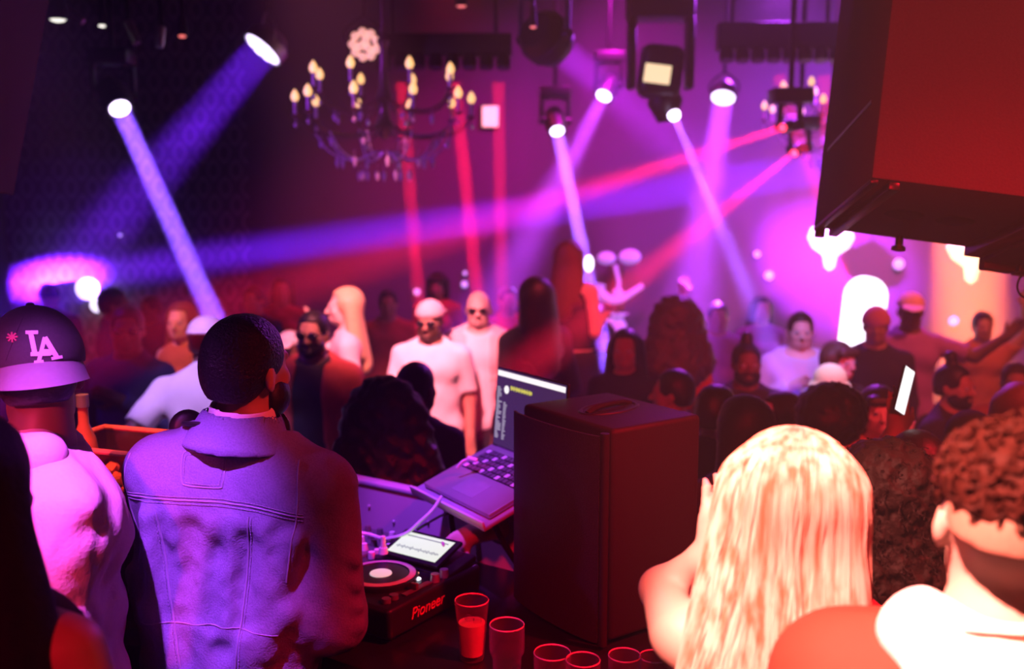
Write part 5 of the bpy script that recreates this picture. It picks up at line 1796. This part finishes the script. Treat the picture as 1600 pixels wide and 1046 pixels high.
# ------------------------------------------------------------------ chandeliers
m_brass = mat('dark_brass', (0.16, 0.10, 0.10), 0.35, 0.7)
m_candle = mat('candle_sleeve', (.70, .62, .75), .5)
m_bulb = mat('warm_bulb', (.9, .8, .6), .3, emit=(1.0, .52, .18), estr=1.5)
m_crys = mat('crystal', (.62, .55, .72), .08, spec=.9, noise=.15, scale=40)
def chandelier(label, c, R1, R2, n1, n2, drop, a0):
    """c: world point of the lower candle ring's centre."""
    t = thing('chandelier', label, 'chandelier', c)
    col = MB()
    col.lathe([(0, -drop * .62), (.03, -drop * .58), (.07, -drop * .42), (.04, -drop * .3), (.03, -drop * .1), (.055, 0), (.03, .06), (.022, .30), (.04, .34), (.015, .40), (0, .40)], (0, 0, 0), None, 18)
    col.build('column', m_brass, t, True)
    MB().cyl((0, 0, .39), (0, 0, ZC - c[2]), .012).build('chain_rod', m_brass, t, True)
    MB().lathe([(0, 0), (.09, 0), (.07, -.03), (0, -.035)], (0, 0, ZC - c[2]), None, 18).build('ceiling_rose', m_brass, t, True)
    crystal_spots = []
    for R, n, z, off in ((R1, n1, 0.0, a0), (R2, n2, .155, a0 + .35)):
        for k in range(n):
            a = off + 2 * PI * k / n
            u = Vector((math.cos(a), math.sin(a), 0))
            arm = MB()
            arm.tube(smooth_path([u * .03 + Vector((0, 0, z - .16)), u * R * .4 + Vector((0, 0, z - .235)), u * R * .8 + Vector((0, 0, z - .215)), u * R + Vector((0, 0, z - .12))], 6), .007, 6)
            arm.lathe([(0, -.012), (.012, -.010), (.032, .004), (.030, .008), (0, .006)], u * R + Vector((0, 0, z - .115)), None, 14)
            ar = arm.build('arm', m_brass, t, True)
            MB().cyl(u * R + Vector((0, 0, z - .11)), u * R + Vector((0, 0, z - .02)), .0105, .010, 10).build('candle', m_candle, ar, True)
            MB().lathe([(0, -.028), (.017, -.024), (.026, 0), (.018, .024), (.004, .044), (0, .046)], u * R + Vector((0, 0, z)), None, 12).build('bulb', m_bulb, ar, True)
            crystal_spots += [(u * R + Vector((0, 0, z - .135)), .05), (u * R * .72 + Vector((0, 0, z - .235)), .07)]
    for k in range(18):
        a = 2 * PI * k / 18
        rr = R1 * (.30 if k % 2 else .55)
        crystal_spots.append((Vector((math.cos(a) * rr, math.sin(a) * rr, -.26 - drop * (.35 if k % 2 else .16))), .10))
    for p, l in crystal_spots:
        m_ = MB()
        m_.cyl(p, p - Vector((0, 0, l * .35)), .0018, seg=5)
        q = p - Vector((0, 0, l * .38))
        m_.lathe([(0, 0), (.010, -.010), (.014, -l * .35), (.007, -l * .62), (0, -l * .72)], q, None, 6)
        m_.build('crystal', m_crys, t)
    for k in range(10):
        a = 2 * PI * k / 10 + .2
        u = Vector((math.cos(a), math.sin(a), 0))
        pts = [u * R1 * .78 + Vector((0, 0, -.225)), u * R1 * .62 + Vector((0, 0, -.335)), u * R1 * .38 + Vector((0, 0, -.385)), u * R1 * .10 + Vector((0, 0, -.33))]
        m_ = MB()
        q = smooth_path(pts, 14)
        m_.tube(q, [.0025 + .0065 * abs(math.sin(PI * j / 3)) for j in range(len(q))], 6)
        m_.build('bead_string', m_crys, t, True)
    return t
chandelier('big crystal chandelier with two rings of lit candle bulbs, left of centre', P(600, 153, 6.2), .545, .445, 10, 8, .42, .12)
chandelier('second crystal chandelier mostly hidden behind the hung loudspeaker', P(1302, 165, 8.3), .56, .43, 10, 8, .42, .5)

# ------------------------------------------------------------------ hung loudspeakers
m_cab = mat('black_cabinet', (0.075, 0.052, 0.056), 0.75, noise=0.2, scale=160, bump=0.1, spec=.12)
t = thing('hung_loudspeaker', 'big black loudspeaker hung tilted in the upper right corner, its back glowing red', 'loudspeaker', (0.939, 2.631, 2.103))
t.rotation_euler = Matrix(((0.98779, 0.0581, 0.14457), (-0.0899, 0.97035, 0.22434), (-0.12725, -0.2346, 0.96373))).to_euler()
W_, D_, H_ = .74, .627, 1.05
MB().box((W_ / 2, D_ / 2, H_ / 2), (W_, D_, H_), bevel=.006).build('cabinet', m_cab, t, True)
MB().box((.062, D_ / 2, -.012), (.030, D_ * .98, .024), bevel=.004).build('rail', m_blackm, t, True)
MB().box((.010, D_ / 2, -.006), (.022, D_ * .98, .014), bevel=.004).build('rail', m_blackm, t, True)
MB().box((.50, D_ / 2 - .03, -.016), (.055, D_ * 1.05, .034), bevel=.004).build('rail', m_blackm, t, True)
br_ = MB(); br_.box((.585, D_ * .62, -.022), (.11, D_ * .72, .044), bevel=.006); br_.box((.585, D_ * 1.0, -.034), (.10, .05, .06), bevel=.006)
br_.build('bracket', m_cab, t, True)
MB().box((.665, D_ * 1.0, -.03), (.05, .07, .07), bevel=.006).build('clamp', m_blackm, t, True)
for x in (.19, .335):
    MB().lathe([(0, -.002), (.050, -.002), (.058, .001), (0, .001)], (x, D_ * .52, 0), None, 26).build('port', mat('port_black', (.003, .003, .003), .9), t, True)
MB().lathe([(0, -.045), (.022, -.045), (.022, -.034), (.012, -.03), (.012, 0), (0, 0)], (.265, D_ - .03, 0), None, 16).build('bolt', m_blackm, t, True)
MB().box((-.001, D_ * .5, .235), (.004, D_ * .74, .012), rot=(.0, 0, 0)).build('side_groove', m_blackm, t)
MB().cyl((.02, D_ - .01, -.03), (.02, D_ - .01, .0), .016, .016, 14).build('corner_eye', m_blackm, t, True)
wl = [Vector((.69 + .028 * math.sin(a), D_ + .02, -.095 - .038 * math.cos(a))) for a in [k * 2 * PI / 20 for k in range(21)]]
MB().tube(wl, .0035, 6).build('wire_loop', m_blackm, t, True)
MB().tube([Vector((.69, D_ + .02, -.057)), Vector((.675, D_ + .01, -.03))], .0035, 6).build('wire_tail', m_blackm, t, True)
Mi = t.rotation_euler.to_matrix().inverted()
for x, y in ((.15, .12), (.6, .12), (.15, .5), (.6, .5)):
    b0 = Vector((x, y, H_ - .02)); w0 = t.rotation_euler.to_matrix() @ b0 + t.location
    MB().cyl(b0, Mi @ (Vector((w0.x, w0.y, ZC)) - t.location), .010).build('hanging_rod', m_blackm, t, True)

pl = P(22, 306, 3.3)
t = thing('hung_loudspeaker', 'dark loudspeaker hung in the upper left corner, mostly out of the picture', 'loudspeaker', pl)
t.rotation_euler = (Matrix.Rotation(.10, 3, 'Z') @ Matrix.Rotation(-.10, 3, 'X') @ Matrix.Rotation(.20, 3, 'Y')).to_euler()
MB().box((-.37, -.30, .5), (.74, .60, 1.0), bevel=.006).build('cabinet', m_cab, t, True)
MB().box((-.06, -.30, -.012), (.03, .58, .024), bevel=.004).build('rail', m_blackm, t, True)
Mi = t.rotation_euler.to_matrix().inverted()
for x, y in ((-.12, -.1), (-.12, -.5), (-.62, -.1), (-.62, -.5)):
    b0 = Vector((x, y, .98)); w0 = t.rotation_euler.to_matrix() @ b0 + t.location
    MB().cyl(b0, Mi @ (Vector((w0.x, w0.y, ZC)) - t.location), .010).build('hanging_rod', m_blackm, t, True)

# ------------------------------------------------------------------ glowing things at the far side
m_arch = mat('glowing_white', (.9, .9, .9), .4, emit=(.93, .86, 1.0), estr=3.2)
pa = P(1334, 432, 8.6)
t = thing('arch_lamp', 'tall arch topped lamp glowing pure white behind the crowd on the right', 'floor lamp', (pa.x, pa.y, ZD), .0)
hgt = pa.z - ZD
t.rotation_euler.y = .07
w_ = .17
prof = [(-w_, 0, .14), (-w_, 0, hgt - w_)] + [(w_ * math.cos(PI - PI * k / 14), 0, hgt - w_ + w_ * math.sin(PI - PI * k / 14)) for k in range(1, 14)] + [(w_, 0, hgt - w_), (w_, 0, .14)]
MB().poly([Vector(q) + Vector((0, -.06, 0)) for q in prof], .12, (0, 1, 0)).build('glowing_body', m_arch, t)
MB().box((0, 0, .07), (.40, .22, .14), bevel=.02).build('base', m_black, t, True)

po = P(920, 412, 8.3)
t = thing('stand_light', 'small white oval light right beside the tall dancer\'s hair', 'light', (po.x, po.y, ZD))
MB().ball((0, 0, po.z - ZD), (.040, .03, .068), 14).build('lens', mat('white_oval', (.9, .9, .9), .3, emit=(.9, .85, 1), estr=3.0), t, True)
MB().lathe([(0, .05), (.045, .04), (.05, 0), (.045, -.005), (0, 0)], (0, .0, po.z - ZD), (0, 1, 0), 16).build('housing', m_black, t, True)
MB().cyl((0, .03, .01), (0, .03, po.z - ZD - .02), .012).cyl((0, .03, 0), (0, .03, .015), .12, .12, 20).build('stand', m_blackm, t, True)

# curled purple-lit shapes; the glow is put into their colour
m_lil = mat('lilac_glow', (.6, .5, .8), .3, emit=(.50, .22, .95), estr=.62)
wq = lambda x, y: P(x, y, 10.2)
wc = wq(967, 455)
t = thing('lilac_shape', 'lilac curled shapes with a painted purple glow right of the tall dancer', 'wall light', (wc.x, YB - .25, wc.z))
lw = lambda x, y, dy=0: Vector((wq(x, y).x - wc.x, dy, wq(x, y).z - wc.z))
MB().box((0, .21, 0), (.16, .08, .5), bevel=.02).build('back_plate', m_brass, t, True)
MB().cyl((0, .2, 0), (0, 0, 0), .03).build('bracket', m_brass, t, True)
MB().tube(smooth_path([lw(938, 445), lw(938, 456), lw(951, 468), lw(968, 470), lw(984, 462), lw(1006, 447)], 6), [.062 - .034 * k / 30 for k in range(31)], 12).build('curled_arm', m_lil, t, True)
MB().tube([lw(968, 466), lw(968, 440), lw(962, 415)], .022, 10).build('stem', m_lil, t, True)
for x, y, r_ in ((985, 402, .10), (948, 404, .085), (967, 458, .05), (940, 520, .065), (955, 506, .055)):
    MB().ball(lw(x, y), (r_ * 1.15, r_ * .8, r_ * .8), 14).build('lilac_lobe', m_lil, t, True)
MB().lathe([(0, -.10), (.09, -.08), (.085, 0), (.05, .03), (.07, .09), (.11, .10), (.06, .10), (0, .08)], lw(968, 508), None, 18).build('lilac_cup', m_lil, t, True)
MB().cyl(lw(968, 470), lw(962, 520), .012).build('rod', m_brass, t, True)

for x, y, r_, lb in ((119, 455, .115, 'round white globe light glowing on the papered wall at left'), (134, 482, .075, 'smaller white globe light under the round one at left')):
    p = P(x, y, 10.1)
    t = thing('globe_lamp', lb, 'wall light', (p.x, YB, p.z))
    MB().ball((0, -.16, 0), r_, 20).build('globe', mat('globe_white', (.9, .9, .9), .4, emit=(.82, .70, 1), estr=2.2), t, True)
    MB().cyl((0, 0, 0), (0, -.08, 0), .035).lathe([(0, 0), (.06, 0), (.06, .015), (0, .015)], (0, 0, 0), (0, -1, 0), 16).build('mount', m_brass, t, True)

# soft dots of phone lights, made as small globes added on the wall
for k, (x, y, r_, lb) in enumerate(((725, 446, .035, 'lilac dot of light on the back wall, right of the white tee wearer\'s cap'), (726, 428, .022, 'faint dot for a phone light above the lilac one'), (650, 458, .035, 'lilac dot for a phone light over the pale cap'),
                                    (799, 458, .045, 'lilac dot for a phone light between the bald head and the dark silhouette'), (186, 368, .018, 'faint dot of light high on the papered wall at left'), (1185, 398, .035, 'lilac dot for a phone light below the straight white lamp'),
                                    (1205, 432, .05, 'lilac dot for a phone light left of the arch lamp'), (1408, 414, .06, 'pale lilac light just under the hung loudspeaker'), (1500, 505, .05, 'bright dot in the orange haze, right of the pale cap dancer'))):
    p = P(x, y, 10.4)
    t = thing('phone_dot', lb, 'wall light', (p.x, YB, p.z))
    MB().ball((0, -.03, 0), (r_, .03, r_), 14).build('globe', mat('lilac_dot', (.6, .5, .8), .3, emit=(.62, .32, 1), estr=1.2), t, True)
    MB().cyl((0, 0, 0), (0, -.02, 0), r_ * .7).build('mount', m_black, t, True)

# lanterns under the right loudspeaker: a white one and a yellow one
def lantern(label, px, py, d, r, m_, col, pw, deg, tgt):
    p = P(px, py, d)
    t = thing('pendant_lantern', label, 'pendant light', p)
    MB().lathe([(0, -r * 1.7), (r * .25, -r * 1.5), (r * .35, -r * .9), (r * .9, -r * .5), (r * 1.15, 0), (r * 1.0, r * .5), (r * .4, r * .8), (0, r * .85)], (0, 0, 0), None, 20).build('glass_bowl', m_, t, True)
    MB().lathe([(r * .45, r * .78), (r * .5, r * .9), (r * .1, r * 1.1), (0, r * 1.1)], (0, 0, 0), None, 20).build('cap', m_brass, t, True)
    MB().cyl((0, 0, r), (0, 0, ZC - p.z), .01).build('chain_rod', m_brass, t, True)
    return t
lantern('white glowing pendant lantern under the left corner of the hung loudspeaker', 1298, 372, 9.75, .19, mat('lantern_white', (.9, .9, .9), .4, emit=(1, .72, 1), estr=2.4), None, 0, 0, None)
lantern('yellow glowing pendant lantern under the right part of the hung loudspeaker', 1520, 388, 9.4, .20, mat('lantern_yellow', (.9, .9, .9), .4, emit=(1, .66, .40), estr=2.0), None, 0, 0, None)
p = P(1512, 330, 8.2)
t = par_can('orange flood behind the hung loudspeaker lighting the haze column on the right', p, p + Vector((.05, -.05, -1)), .62, (1, .16, .05), 1400, 16, lens_mat('orange_led', (1, .3, .1), 2))
